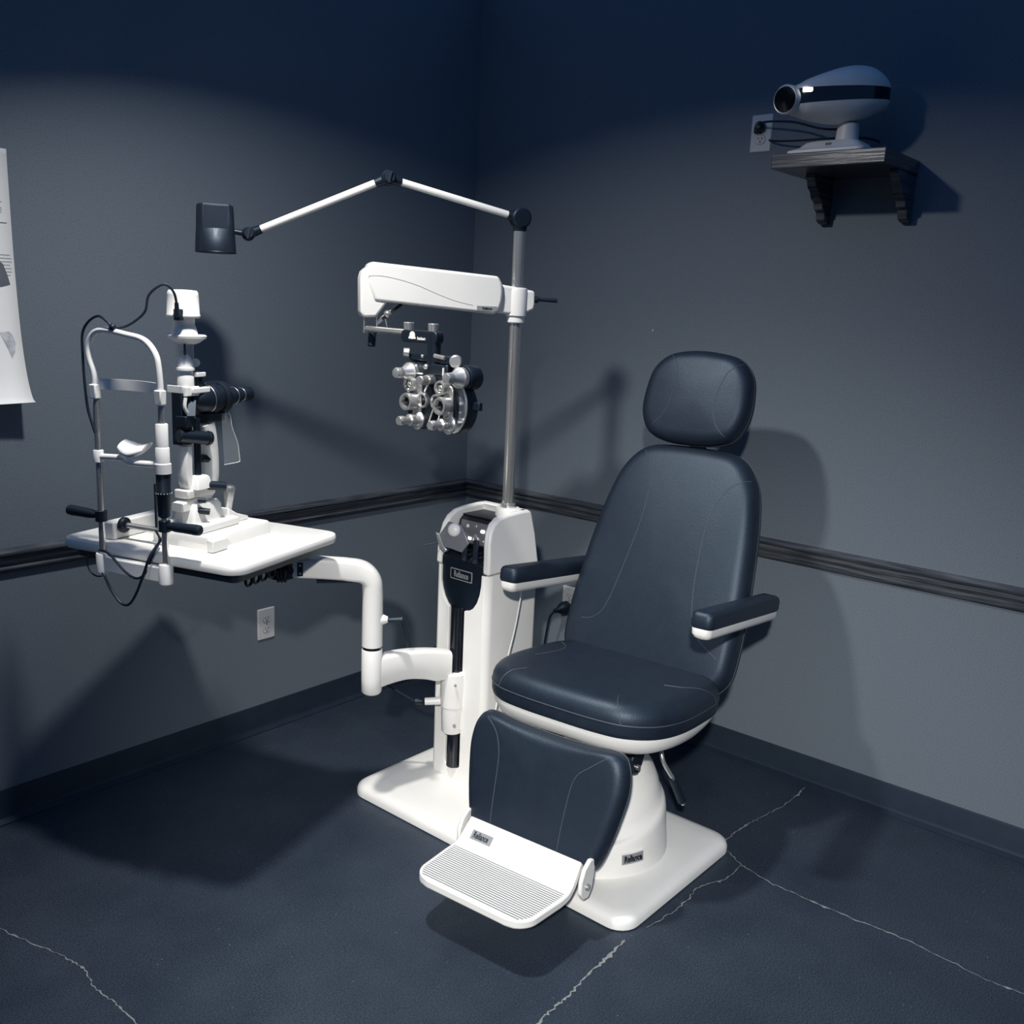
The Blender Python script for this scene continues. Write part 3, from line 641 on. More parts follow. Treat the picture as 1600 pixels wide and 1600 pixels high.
# illumination arm (fork) and microscope arm
def armloft(pts, wy, name, m='white', y=Y0):
    C = catmull([V(*q) for q in pts], 7); rg = []
    for i, c in enumerate(C):
        tn = C[min(i+1, len(C)-1)]-C[max(i-1, 0)]; tn = V(tn.x, tn.y, 0).normalized(); nn = V(-tn.y, tn.x, 0); h = c.z
        rg.append([V(c.x+nn.x*h*b, y+wy*a, c.y+nn.y*h*b) for a, b in ((-1, .8), (-.8, 1), (.8, 1), (1, .8), (1, -.8), (.8, -1), (-.8, -1), (-1, -.8))])
    return build(name, MB().loft(rg), m, slit, ang=50)
armloft([(-.14, 1.012, .012), (-.08, 1.018, .016), (-.034, 1.036, .018), (-.010, 1.075, .018), (-.008, 1.13, .019), (-.016, 1.19, .022), (-.026, 1.232, .024)], .020, 'microscope_arm')
armloft([(-.055, 1.052, .012), (-.085, 1.056, .012), (-.104, 1.075, .013), (-.108, 1.11, .013), (-.106, 1.15, .012), (-.104, 1.176, .007)], .017, 'lamp_arm')
build('pivot_box', MB().loft([[V(x, y, z) for x, y in rrect(w_, h_, .006, 3, -.072, Y0-.015)] for w_, h_, z in ((.064, .05, 1.058), (.05, .042, 1.088), (.036, .034, 1.094))]), 'white', slit, ang=40)
build('pivot_shelf', MB().box((-.07, Y0, 1.046), (.11, .05, .024)), 'plast', slit, .004)
build('side_knob', MB().cyl((-.052, Y0-.03, 1.064), (-.010, Y0-.055, 1.057), .0125, .0135, 18, .002), 'rubber', slit)
build('side_knob', MB().cyl((-.095, Y0-.03, 1.000), (-.075, Y0-.055, .995), .009, n=14), 'rubber', slit)
build('base_knob', MB().cyl((-.10, Y0-.035, 1.030), (-.085, Y0-.05, 1.028), .007, n=14), 'rubber', slit)
build('acrylic_guard', MB().box((-.165, -.005, 1.025), (.003, .05, .10)), 'glass', slit)
build('guard_post', MB().box((-.165, .022, 1.015), (.005, .006, .12)), 'dgrey', slit)
build('focus_rod', MB().cyl((-.070, Y0-.012, 1.088), (-.070, Y0-.012, 1.25), .0095, n=18), 'black', slit)
build('lock_screw', MB().cyl((-.040, Y0, 1.135), (-.018, Y0-.01, 1.132), .011, n=14), 'black', slit)
# black optical tower
build('prism_tower', MB().box((-.108, Y0+.005, 1.255), (.040, .036, .15)), 'black', slit, .004)
build('filter_cylinder', MB().cyl((-.135, Y0-.005, 1.208), (-.052, Y0-.030, 1.196), .017, .0185, 24, .002), 'black', slit)
build('cylinder_cap', MB().cyl((-.052, Y0-.030, 1.196), (-.040, Y0-.034, 1.194), .0205, .019, 24, .002), 'black', slit)
build('cap_screw', MB().ball((-.038, Y0-.035, 1.195), .0045, 8), 'chrome', slit)
nrm = V(-.5, -.6, .62).normalized()
fa, fb, _ = frame(nrm)
build('mirror', MB().prism([(-.012, -.024), (.011, -.024), (.010, .024), (-.011, .024)], V(-.100, Y0-.022, 1.278), V(.75, -.62, .0).normalized(), V(.45, .28, .85).normalized(), nrm*.006), 'dgrey', slit, .001)
build('mirror_block', MB().box((-.112, Y0-.010, 1.246), (.036, .035, .03)), 'black', slit, .003)
build('yoke', MB().tube([(-.120, Y0-.02, 1.31), (-.124, Y0-.02, 1.285), (-.115, Y0-.02, 1.268)], .005, 8, 4), 'plast', slit)
# binocular microscope
mc = V(1, .0, .022).normalized()
m0 = V(-.050, Y0, 1.298)
mic = build('microscope_body', MB().lathe(m0-mc*.012, mc, [(.015, -.02), (.030, -.006), (.037, .02), (.040, .05), (.0425, .052), (.0425, .072), (.040, .074), (.038, .085)], 32), 'black', slit)
build('magnification_ring', MB().lathe(m0+mc*.074, mc, [(.041, 0), (.045, .003), (.045, .022), (.041, .026)], 32), 'rubber', slit)
for s in (-1, 1):
    e0 = m0+mc*.098+V(0, s*.026, .004)
    ey = build('eyepiece', MB().lathe(e0-mc*.01, mc, [(.022, 0), (.024, .016), (.024, .040), (.019, .046), (.0185, .062), (.0205, .066), (.0215, .086), (.0205, .096), (.018, .097), (.013, .092)], 28), 'black', slit)
    build('eyepiece_ring', MB().torus(e0+mc*.016, mc, .0240, .0008, 28, 6), 'silver', ey)
    build('eyepiece_ring', MB().torus(e0+mc*.050, mc, .0193, .0008, 28, 6), 'silver', ey)
build('body_ring', MB().torus(m0+mc*.03, mc, .0395, .0010, 32, 6), 'silver', mic)
build('top_knob', MB().cyl((-.026, Y0, 1.335), (.040, Y0, 1.338), .010, .010, 16, .002), 'black', slit)
build('mount_block', MB().box((.000, Y0, 1.248), (.075, .045, .028)), 'black', slit, .005)
build('mount_column', MB().cyl((.0, Y0, 1.25), (.0, Y0, 1.285), .022, n=20), 'black', slit)
build('breath_shield', MB().prism([(.012, 1.258), (.042, 1.258), (.050, 1.245), (.056, 1.215), (.078, 1.170), (.084, 1.14), (.087, 1.118), (.080, 1.112), (.020, 1.112)], (0, Y0-.03, 0), (1, 0, 0), (0, 0, 1), (0, .0025, 0)), 'glass', slit, .0008)
edge = [(.042, 1.258), (.050, 1.245), (.056, 1.215), (.078, 1.170), (.084, 1.14), (.087, 1.118), (.080, 1.112), (.020, 1.112)]
build('shield_edge', MB().tube([(x, Y0-.029, z) for x, z in edge], .0011, 6, 4), 'plast', slit)
# illumination head (top)
hx = -.096
build('clamp_ring', MB().loft([[V(x, y, z) for x, y in rrect(.056, .046, .008, 3, hx+.004, Y0)] for z in (1.313, 1.338)]), 'white', slit, .002)
build('lamp_column', MB().lathe((hx, Y0, 1.335), (0, 0, 1), [(.022, 0), (.022, .028), (.0195, .034), (.019, .045), (.0245, .046), (.0245, .052), (.021, .056), (.0195, .068), (.016, .080), (.010, .086), (.004, .088)], 28), 'white', slit)
build('column_clip', MB().box((hx+.035, Y0-.01, 1.369), (.035, .03, .012)), 'white', slit, .002)
build('clip_strut', MB().cyl((hx+.040, Y0-.01, 1.335), (hx+.040, Y0-.01, 1.366), .010, n=14), 'black', slit)
build('clamp_arm', MB().box((hx+.03, Y0-.018, 1.327), (.07, .022, .016)), 'white', slit, .003)
build('glass_sleeve', MB().lathe((hx, Y0, 1.385), (0, 0, 1), [(.024, 0), (.024, .072)], 28), 'sleeve', slit)
build('sleeve_pin', MB().box((hx-.020, Y0-.018, 1.437), (.004, .004, .03)), 'dgrey', slit)
build('lever_tab', MB().ball((hx+.052, Y0+.01, 1.398), (.016, .008, .012), 8), 'plast', slit)
build('heat_disc', MB().lathe((hx+.010, Y0, 1.456), (0, 0, 1), [(.022, -.006), (.032, -.002), (.042, .006), (.050, .010), (.051, .016), (.047, .019), (.02, .019)], 40, 1), 'white', slit)
build('lamp_neck', MB().lathe((hx, Y0, 1.470), (0, 0, 1), [(.036, 0), (.034, .012), (.030, .026), (.0275, .03), (.0275, .052)], 32), 'plast', slit)
lh = build('lamp_head', MB().lathe((hx-.002, Y0, 1.519), (0, 0, 1), [(.0415, 0), (.0435, .003), (.0435, .008), (.0420, .010), (.0400, .058), (.0390, .066), (.035, .071), (.015, .0725)], 40), 'white', slit)
build('socket', MB().box((hx-.040, Y0-.018, 1.527), (.018, .020, .03)), 'dgrey', slit, .003)
# power lead of the slit lamp
lead = tag(build('lamp_lead', MB().tube([TW(*p) for p in [(hx-.052, -.055, 1.525), (hx-.056, -.058, 1.550), (hx-.065, -.056, 1.585), (hx-.08, -.038, 1.602), (-.20, -.012, 1.575), (-.21, -.004, 1.53), (-.235, .030, 1.495), (cx-.005, .064, 1.486)]], .0032, 8, 6), 'rubber'), 'thin black lead arching from the lamp head to the head hoop', 'cable')
plug = build('lead_plug', MB().cyl(TW(hx-.052, -.055, 1.522), TW(hx-.056, -.057, 1.558), .0065, .005, 12, .001), 'rubber', lead)
tag(build('hoop_lead', MB().tube([TW(*p) for p in [(cx-.005, .060, 1.489), (cx-.005, .074, 1.502), (cx-.004, .105, 1.516), (cx-.004, .140, 1.50), (cx-.006, .160, 1.47), (cx-.006, .163, 1.42), (cx-.01, .157, 1.35), (cx-.012, .148, 1.28), (cx-.013, .132, 1.235), (cx-.013, .124, 1.215)]], [.0032, .0036], 8, 6), 'rubber'), 'black lead looping over the hoop and down the far post', 'cable')
build('lead_ball', MB().ball(TW(cx-.005, .058, 1.490), .009, 10), 'rubber', bpy.data.objects['hoop_lead'])
tag(build('table_lead', MB().tube([TW(*p) for p in [(-.17, .02, .945), (-.20, -.02, .93), (-.245, -.035, .90), (-.262, -.030, .86), (-.265, .0, .838), (-.265, .04, .85), (-.265, .085, .885), (-.262, .118, .897), (-.26, .135, .893)]], .0032, 8, 6), 'rubber'), 'short black lead looping from table to far chin post', 'cable')
tag(build('drooping_lead', MB().tube([TW(*p) for p in [(-.20, -.05, .98), (-.235, -.062, .95), (-.268, -.052, .91), (-.270, -.030, .86), (-.268, .0, .80), (-.266, .03, .762), (-.266, .058, .760), (-.266, .09, .79), (-.266, .115, .83), (-.262, .13, .84)]], .0034, 8, 6), 'rubber'), 'long black lead drooping in a loop below the clamp bar', 'cable')
tag(build('side_lead', MB().tube([TW(*p) for p in [(-.255, .165, .885), (-.262, .178, .865), (-.262, .172, .835), (-.262, .150, .822), (-.262, .128, .824)]], .002, 8, 6), 'rubber'), 'thin dark lead curling beside the far clamp socket', 'cable')

# ------------------------------------------------------------------ phoropter arm on the pole
pa = thing('phoropter_holder', 'cream boxy counterbalance holder clamped on the chrome pole', 'holder', (PX, PY, 1.555))
DA = R(147); ad, an = V(math.cos(DA), math.sin(DA), 0), V(-math.sin(DA), math.cos(DA), 0)
an = an if an.y < 0 else -an          # towards the room
def PA(s, z, o=0): return V(PX, PY, 0)+ad*s+an*o+V(0, 0, z)
Z_ = V(0, 0, 1)
hs = build('housing', MB().prism([(.058, 1.600), (.066, 1.572), (.078, 1.560), (.447, 1.585), (.463, 1.63), (.470, 1.672), (.464, 1.690), (.452, 1.696), (.072, 1.674), (.060, 1.655), (.056, 1.628)], PA(0, 0, -.040), ad, Z_, an*.080), 'white', pa, .008, 3)
build('end_cover', MB().prism([(.395, 1.60), (.440, 1.538), (.478, 1.536), (.487, 1.548), (.488, 1.65), (.483, 1.668), (.468, 1.682), (.44, 1.684)], PA(0, 0, -.034), ad, Z_, an*.068), 'white', pa, .008, 3)
lin_pts = [(.468, 1.655), (.43, 1.657), (.38, 1.650), (.32, 1.635), (.26, 1.613), (.20, 1.594), (.15, 1.585)]
build('styling_line', MB().tube([PA(s, z, .0402) for s, z in lin_pts], .0007, 6, 6), 'label', hs)
nl = build('name_label', MB().box(PA(.105, 1.577, .0404), (.064, .014, .001), (ad, Z_, an)), 'label', hs)
text('lettering', 'Reliance', .010, PA(.105, 1.577, .0412), -ad, Z_, 'black', nl, .9, .0003, .0003)
build('clamp_link', MB().prism([(.0, 1.560), (.065, 1.565), (.07, 1.655), (.05, 1.650), (.0, 1.644)], PA(0, 0, -.024), ad, Z_, an*.048), 'white', pa, .008, 3)
build('clamp_collar', MB().lathe((PX, PY, 1.555), Z_, [(.030, 0), (.034, .004), (.035, .078), (.033, .086), (.024, .089)], 32), 'white', pa)
build('clamp_ear', MB().prism([(-.02, 1.566), (-.052, 1.578), (-.056, 1.60), (-.052, 1.636), (-.02, 1.640)], PA(0, 0, -.022), ad, Z_, an*.044), 'white', pa, .008, 3)
build('stop_ring', MB().lathe((PX, PY, 1.536), Z_, [(.026, 0), (.0285, .003), (.0285, .020), (.026, .021)], 28), 'white', pa)
h0 = PA(-.050, 1.611, .018)
build('handle_hub', MB().cyl(h0, h0+V(.010, -.008, 0), .011, n=14), 'dgrey', pa)
build('clamp_handle', MB().cyl(h0+V(.008, -.006, 0), h0+V(.058, -.046, -.001), .0055, .0065, 12, .001), 'dgrey', pa)
# chrome linkage at the arm end
q0, q1 = PA(.36, 1.582, .012), PA(.425, 1.530, .012)
build('link_strut', MB().box((q0+q1)/2, ((q1-q0).length+.03, .018, .014), ((q1-q0).normalized(), an, (q1-q0).normalized().cross(an))), 'silver', pa, .002)
build('link_slot', MB().box((q0+q1)/2+an*.006, ((q1-q0).length-.01, .010, .009), ((q1-q0).normalized(), an, (q1-q0).normalized().cross(an))), 'hole', pa)
build('link_ball', MB().ball(PA(.405, 1.548, .022), .012, 10), 'chrome', pa)
for s in (.436, .474): build('hanger', MB().tube([PA(s, 1.545, .02), PA(s, 1.492, .02), PA(s-.006, 1.490, .02)], .0025, 8), 'chrome', pa)
build('hanger', MB().tube([PA(.412, 1.540, .02), PA(.405, 1.508, .02)], .0025, 8), 'chrome', pa)
build('tilt_grip', MB().cyl(PA(.446, 1.500, .0), PA(.450, 1.452, .01), .012, .0115, 16, .002), 'rubber', pa)

# ------------------------------------------------------------------ phoropter (lens faces towards -x)
ph = thing('phoropter', 'black phoropter with silver lens dials hanging below the cream arm', 'phoropter', (-1.15, -.93, 1.24))
NX = V(-1, 0, 0)
build('support_rod', MB().cyl((-1.15, -.64, 1.503), (-1.15, -.825, 1.500), .0095, n=20), 'chrome', ph)
tbk = build('top_block', MB().prism(rrect(.142, .034, .012, 4), (-1.165, -.872, 1.492), (0, -1, 0), (0, 0, 1), (.030, 0, 0)), 'black', ph, .003)
build('top_knob', MB().cyl((-1.15, -.817, 1.507), (-1.15, -.817, 1.530), .0145, .015, 20, .002), 'silver', ph)
build('top_knob', MB().cyl((-1.15, -.915, 1.507), (-1.15, -.915, 1.530), .0145, .015, 20, .002), 'silver', ph)
build('stem', MB().cyl((-1.15, -.920, 1.42), (-1.15, -.920, 1.502), .0185, .020, 24), 'black', ph)
lgm = build('logo_disc', MB().cyl((-1.1652, -.848, 1.495), (-1.1660, -.848, 1.495), .011, n=24), 'plast', tbk)
build('logo_band', MB().box((-1.1655, -.848, 1.488), (.0018, .028, .006)), 'plast', tbk)
text('lettering', 'Reichert', .011, (-1.1656, -.884, 1.487), (0, -1, 0), (0, 0, 1), 'plast', tbk, .85, .0003, .0004)
build('crossbar', MB().box((-1.15, -.925, 1.435), (.030, .18, .020)), 'black', ph, .004)
build('crossbar_lower', MB().box((-1.15, -.925, 1.405), (.036, .13, .034)), 'black', ph, .005)
build('level_tube', MB().cyl((-1.172, -.945, 1.444), (-1.172, -.985, 1.440), .006, n=12), 'silver', ph)
build('vertex_ball', MB().ball((-1.175, -.915, 1.412), .008, 8), 'chrome', ph); build('vertex_ball', MB().ball((-1.175, -.90, 1.440), .005, 8), 'chrome', ph)
build('distance_knob', MB().cyl((-1.165, -.838, 1.446), (-1.178, -.826, 1.447), .0135, .0125, 18, .002), 'silver', ph)
build('distance_knob', MB().cyl((-1.158, -1.012, 1.434), (-1.178, -1.030, 1.433), .0175, .017, 20, .003), 'silver', ph)
build('knob_shaft', MB().cyl((-1.152, -.98, 1.435), (-1.162, -1.016, 1.434), .007, n=12), 'black', ph)
def eggo(hy, hz, top): 
    o = []
    for j in range(40):
        q = 2*PI*j/40; y = math.sin(q)*hy; z = math.cos(q)*hz
        o.append((y*(1-top*max(0, z)/hz), z))
    return o
for s, yc, in ((1, -.888), (-1, -1.010)):
    zc = 1.312
    bo_ = build('lens_battery', MB().loft([[V(x, yc+p[0]*k, zc+p[1]*k) for p in eggo(.058, .078, .25)] for x, k in ((-1.118, .94), (-1.124, 1), (-1.160, 1), (-1.167, .95))]), 'black', ph, ang=45)
    f = lambda y, z: (yc+s*y, zc+z)
    def ring(x0, x1, y, z, ro, ri, m, name, par):
        pr = [(ri, 0), (ro, 0), (ro, (x0-x1)*.85), (ro*.93, x0-x1), (ri*1.12, x0-x1), (ri, (x0-x1)*.7), (ri, 0)]
        return build(name, MB().loft([[V(x0-h, y+r*math.cos(2*PI*j/28), z+r*math.sin(2*PI*j/28)) for j in range(28)] for r, h in pr], cap=False), m, par)
    # big two step power knob, upper outer
    kb = V(-1.165, yc+s*.036, zc+.079)
    build('power_knob', MB().lathe(kb, NX, [(.024, 0), (.029, .003), (.029, .016), (.024, .022), (.015, .040), (.014, .043), (.0155, .046), (.0155, .062), (.013, .066), (.004, .067)], 28), 'silver', ph)
    build('knob_housing', MB().lathe(kb+V(.05, 0, 0), NX, [(.031, 0), (.034, .004), (.034, .044), (.031, .048)], 28), 'black', ph)
    # turret plate with auxiliary loupe
    yt = yc+.006
    tp = build('turret_plate', MB().prism([(p[0], p[1]) for p in rrect(.034, .135, .017, 6, 0, 0)], (-1.168, yt, zc-.012), (0, 1, 0), (0, 0, 1), (-.008, 0, 0)), 'silver', ph, .002)
    ring(-1.17, -1.197, yc+.021, zc+.048, .0205, .0125, 'silver', 'axis_ring', tp)
    build('axis_ball', MB().ball((-1.186, yc+.021, zc+.048), .010, 10), 'chrome', tp)
    build('axis_ball', MB().ball((-1.192, yc+.023, zc+.032), .006, 8), 'chrome', tp)
    ring(-1.178, -1.210, yc+.018 if s > 0 else yc+.008, zc+.000, .0250, .0155, 'silver', 'cross_cylinder_ring', tp)
    build('lens', MB().cyl((-1.186, yc+.018 if s > 0 else yc+.008, zc), (-1.196, yc+.018 if s > 0 else yc+.008, zc), .0160, n=24), 'lens', tp)
    ya = yc-.017 if s > 0 else yc+.050
    ring(-1.166, -1.181, ya, zc+.006, .0220, .0150, 'silver', 'aperture_ring', ph)
    build('aperture_lens', MB().cyl((-1.165, ya, zc+.006), (-1.173, ya, zc+.006), .0155, n=24), 'lens', ph)
    kk = V(-1.168, yc+.004, zc-.050)
    build('cylinder_knob_base', MB().lathe(kk, NX, [(.026, 0), (.026, .006), (.021, .010), (.018, .018)], 28), 'silver', ph)
    build('cylinder_knob', MB().lathe(kk+NX*.018, NX, [(.013, 0), (.017, .004), (.017, .020), (.0125, .024), (.0115, .040), (.0135, .043), (.0135, .056), (.011, .060)], 24), 'silver', ph)
    build('scale_pointer', MB().box((-1.172, yc-s*.030, zc+.046), (.003, .004, .036), (V(1, 0, 0), V(0, .85, s*.5).normalized(), V(0, -s*.5, .85).normalized())), 'plast', ph)
    build('card_needle', MB().box((-1.172, yc-s*.046 if s > 0 else yc+.044, zc-.04), (.002, .003, .055), (V(1, 0, 0), V(0, .92, .38), V(0, -.38, .92))), 'plast', ph)
build('centre_knob', MB().cyl((-1.168, -.929, 1.377), (-1.222, -.938, 1.377), .0115, .0125, 18, .002), 'silver', ph)
build('centre_knob_collar', MB().cyl((-1.165, -.929, 1.377), (-1.190, -.933, 1.377), .0145, n=18), 'chrome', ph)
# exposed lens dial crescent on the chair side
o = []
for k in range(13): a = R(-80+160*k/12); o.append((-.058*math.cos(a)*1.0, .074*math.sin(a)))
inn = [(-.030*math.cos(R(-75+150*k/12)), .068*math.sin(R(-75+150*k/12))) for k in range(13)]
build('lens_dial', MB().prism(o+list(reversed(inn)), (-1.166, -1.012, 1.312), (0, 1, 0), (0, 0, 1), (-.005, 0, 0)), 'crystal', ph, .001)
build('dial_rim', MB().tube([(-1.170, -1.012+p[0], 1.312+p[1]) for p in o], .0028, 8), 'silver', ph)
build('side_tab', MB().box((-1.142, -1.083, 1.316), (.014, .026, .022)), 'black', ph, .002)
for y_, z_ in ((-.872, 1.402), (-.978, 1.400)): build('index_pin', MB().box((-1.17, y_, z_), (.004, .004, .026)), 'plast', ph)
build('index_pin', MB().box((-1.17, -.885, 1.391), (.004, .026, .004)), 'plast', ph)

# ------------------------------------------------------------------ examination lamp on top of the pole
el = thing('examination_lamp', 'dark cylindrical lamp head on a two piece white jointed arm', 'lamp', (PX, PY, 1.82))
K = V(PX, PY, 1.850); E = V(-1.106, -.672, 1.932); Hh = V(-1.385, -.390, 1.757)
def seg(p, q, a, b): d = (q-p).normalized(); return p+d*a, q-d*b
build('arm_tube', MB().cyl(*seg(K, E, .035, .036), .0105, n=20), 'white', el)
build('arm_tube', MB().cyl(*seg(E, Hh, .034, .030), .0105, n=20), 'white', el)
side = V(-.55, -.83, 0).normalized()
def joint(c, r, p, q, knob=True):
    j = build('joint', MB().cyl(c-side*.020, c+side*.020, r, n=24, ch=.003), 'black', el)
    for e in (p, q):
        if e is not None: d = (e-c).normalized(); build('joint_fork', MB().cyl(c+d*.004, c+d*.040, r*.78, .0125, 16), 'black', el)
    if knob:
        build('joint_knob', MB().cyl(c+side*.018, c+side*.034, r*.80, r*.72, 18, .002), 'rubber', el)
        build('knob_bar', MB().box(c+side*.037, (.006, r*1.5, .008), (side.cross(Z_), V(.2, -.1, 1).normalized(), side)), 'dgrey', el)
joint(E, .021, K, Hh); joint(Hh, .019, E, None)
build('pole_joint', MB().cyl(K-side*.024, K+side*.026, .030, n=28, ch=.005), 'black', el)
build('pole_cap', MB().lathe((PX, PY, 1.812), Z_, [(.0195, 0), (.0215, .004), (.0215, .03)], 24), 'black', el)
build('joint_fork', MB().cyl(K+(E-K).normalized()*.012, K+(E-K).normalized()*.042, .020, .0125, 16), 'black', el)
hc = V(-1.462, -.342, 1.768)
build('neck', MB().cyl(Hh, hc+(Hh-hc).normalized()*.045, .008, n=12), 'black', el)
fd = V(-.50, -.87, 0).normalized(); fx = V(0, 0, 1).cross(fd)
rings = []
for z, r in ((-.068, .056), (-.064, .0565), (-.03, .055), (.0, .053), (.045, .0515), (.060, .0505), (.064, .047)):
    ring = []
    for j in range(40):
        q = 2*PI*j/40; x, y = r*math.sin(q), r*math.cos(q)
        if z > -.015: y = min(y, r*.70)
        ring.append(hc+fx*x+fd*y+V(0, 0, z))
    rings.append(ring)
hs_ = build('lamp_head', MB().loft(rings), 'dgrey', el, ang=28)
build('head_rim', MB().torus(hc+V(0, 0, -.067), Z_, .055, .0022, 36, 6), 'black', el)
build('flat_panel', MB().box(hc+fd*.0375+V(0, 0, .024), (.062, .070, .002), (fx, Z_, fd)), 'dgrey', hs_, .0006)
for k in range(3): build('vent_fin', MB().box(hc+fx*(-.040-.003*k)+fd*(.026-.006*k)+V(0, 0, .050), (.002, .010, .022), (fx, fd, Z_)), 'black', hs_)
build('bottom_lens', MB().cyl(hc+V(0, 0, -.064), hc+V(0, 0, -.060), .051, n=32), 'lens', hs_)

# ------------------------------------------------------------------ projector on its shelf
shf = thing('projector_shelf', 'dark wall shelf on two carved brackets under the projector', 'shelf', (0, -1.62, 2.02))
SZ = 2.064
build('board', MB().box((-.14, -1.622, SZ-.021), (.28, .342, .042)), 'dgrey2' if False else 'wood', shf, .003)
corb = [(0, 2.022), (-.150, 2.022), (-.150, 2.008), (-.138, 2.002), (-.130, 1.985), (-.108, 1.972), (-.098, 1.955), (-.074, 1.945), (-.066, 1.925), (-.048, 1.918), (-.044, 1.895), (-.020, 1.886), (0, 1.884)]
for y in (-1.535, -1.790): build('bracket', MB().prism(corb, (0, y, 0), (1, 0, 0), (0, 0, 1), (0, .030, 0)), 'wood', shf, .003)
pj = thing('chart_projector', 'grey teardrop chart projector with black band on the wall shelf', 'projector', (-.20, -1.62, SZ))
F0, F1 = V(-.300, -1.515, 2.205), V(-.105, -1.715, 2.222)
pd = (F1-F0); PLn = pd.length; pd.normalize(); pn_ = V(-pd.y, pd.x, 0); pn_ = pn_ if pn_.x < 0 else -pn_
ts0 = [-.02, 0, .05, .12, .28, .45, .62, .78, .90, .97, 1.0]
wdt = [.036, .042, .048, .056, .066, .072, .072, .064, .050, .032, .012]
top = [.036, .041, .047, .058, .074, .088, .094, .088, .068, .045, .022]
bot = [.036, .041, .044, .050, .060, .066, .064, .052, .038, .028, .020]
_c = catmull([V(a, b, c) for a, b, c in zip(ts0, wdt, top)], 4); _d = catmull([V(a, b, 0) for a, b in zip(ts0, bot)], 4)
ts, wdt, top, bot = [p.x for p in _c], [p.y for p in _c], [p.z for p in _c], [p.y for p in _d]
def shell(kind):
    rings = []
    for t_, w_, h_, b_2 in zip(ts, wdt, top, bot):
        c = F0+pd*(t_*PLn); zt, zb = min(.027, h_*.8), -min(.006+.010*(1-max(0, t_)), b_2*.8)
        ring = []
        if kind == 'top':
            for j in range(17): q = PI*j/16; ring.append(c+pn_*w_*math.cos(q)+Z_*(zt+(h_-zt)*math.sin(q)))
        elif kind == 'bot':
            for j in range(17): q = PI*j/16; ring.append(c+pn_*w_*math.cos(q)+Z_*(zb-(b_2+zb)*math.sin(q)))
        else:
            for x, z in ((1, zt), (1.0, (zt+zb)/2), (1, zb), (-1, zb), (-1, (zt+zb)/2), (-1, zt)): ring.append(c+pn_*w_*.965*x+Z_*z)
        rings.append(ring)
    return MB().loft(rings)
build('upper_casing', shell('top'), 'proj', pj, ang=50)
build('lower_casing', shell('bot'), 'proj', pj, ang=50)
bnd = build('black_band', shell('band'), 'blackg', pj, ang=50)
ln = V(-.93, .12, -.12).normalized(); lc = F0+V(-.030, .008, -.002)
build('lens_barrel', MB().lathe(lc-ln*.05, ln, [(.036, 0), (.0405, .040), (.0408, .056), (.0385, .060)], 36), 'proj', pj)
build('lens_ring', MB().torus(lc+ln*.0095, ln, .0365, .0022, 36, 8), 'silver', pj)
build('lens', MB().lathe(lc+ln*.004, ln, [(.0355, 0), (.0355, .007), (.02, .010), (.004, .011)], 32), 'lens', pj)
build('glint_strip', MB().box(F0+pd*.030+pn_*.052+Z_*.020, (.050, .004, .012), (pd, pn_, Z_)), 'lamp', pj, .002)  # glowing strip standing in for a lamp highlight on the black band
build('band_divider', MB().box(F0+pd*.085+pn_*.061+Z_*.005, (.006, .006, .036), (pd, pn_, Z_)), 'dgrey', pj)
nc = F0+pd*.17
build('neck', MB().lathe((nc.x, nc.y, 2.100), Z_, [(.034, 0), (.032, .02), (.030, .05)], 24), 'proj', pj)
mb = MB(); mb.loft([[V(x, y, z) for x, y in rrect(w_, h_, .02, 5, cx_, -1.605)] for w_, h_, z, cx_ in ((.16, .235, SZ, -.19), (.16, .235, SZ+.008, -.19), (.13, .205, SZ+.016, -.185), (.12, .19, SZ+.020, -.18), (.11, .16, SZ+.034, -.175), (.09, .12, SZ+.040, -.17))])
build('foot', mb, 'proj', pj, ang=40)
build('foot_button', MB().box((-.236, -1.605, SZ+.026), (.006, .016, .006)), 'dgrey', pj)

# ------------------------------------------------------------------ outlets
def outlet(name_label, c, wall, group=None):
    o_ = thing('wall_outlet', name_label, 'outlet', c, 0 if wall == 'left' else -PI/2, sub=(0, 0, 0))
    # local frame: x right along the wall, y into the wall, z up
    pl_ = build('cover_plate', MB().loft([[V(x, y, z) for x, z in rrect(w_, h_, .004, 3)] for w_, h_, y in ((.074, .117, 0), (.074, .117, -.003), (.068, .111, -.006))]), 'plate', o_, ang=30)
    for z in (.020, -.020):
        rc = build('receptacle', MB().loft([[V(x, y, zz+z) for x, zz in [(.0165*max(-1, min(1, math.cos(2*PI*j/28)*1.0)), max(-.0135, min(.0135, .0165*math.sin(2*PI*j/28)))) for j in range(28)]] for y in (-.005, -.0078)]), 'plate', o_)
        build('receptacle_rim', MB().tube([V(.0172*math.cos(2*PI*j/28), -.0062, max(-.0142, min(.0142, .0172*math.sin(2*PI*j/28)))+z) for j in range(29)], .0009, 6), 'label', rc)
        for x in (-.0063, .0063): build('slot', MB().box((x, -.0079, z+.003), (.0022, .0012, .008)), 'hole', rc)
        build('ground_hole', MB().cyl((0, -.0070, z-.007), (0, -.0085, z-.007), .0026, n=12), 'hole', rc)
    build('plate_screw', MB().cyl((0, -.006, 0), (0, -.0072, 0), .0028, n=10), 'silver', o_)
    return o_
outlet('unused white duplex outlet on the left wall below the tabletop', (-1.060, 0, .410), 'left')
outlet('white duplex outlet behind the chair with a black plug', (0, -.602, .418), 'right')
outlet('white duplex outlet high on the wall beside the projector', (0, -1.270, 2.180), 'right')
pg = thing('power_plug', 'large black plug and cord in the outlet behind the chair', 'plug', (-.01, -.60, .395))
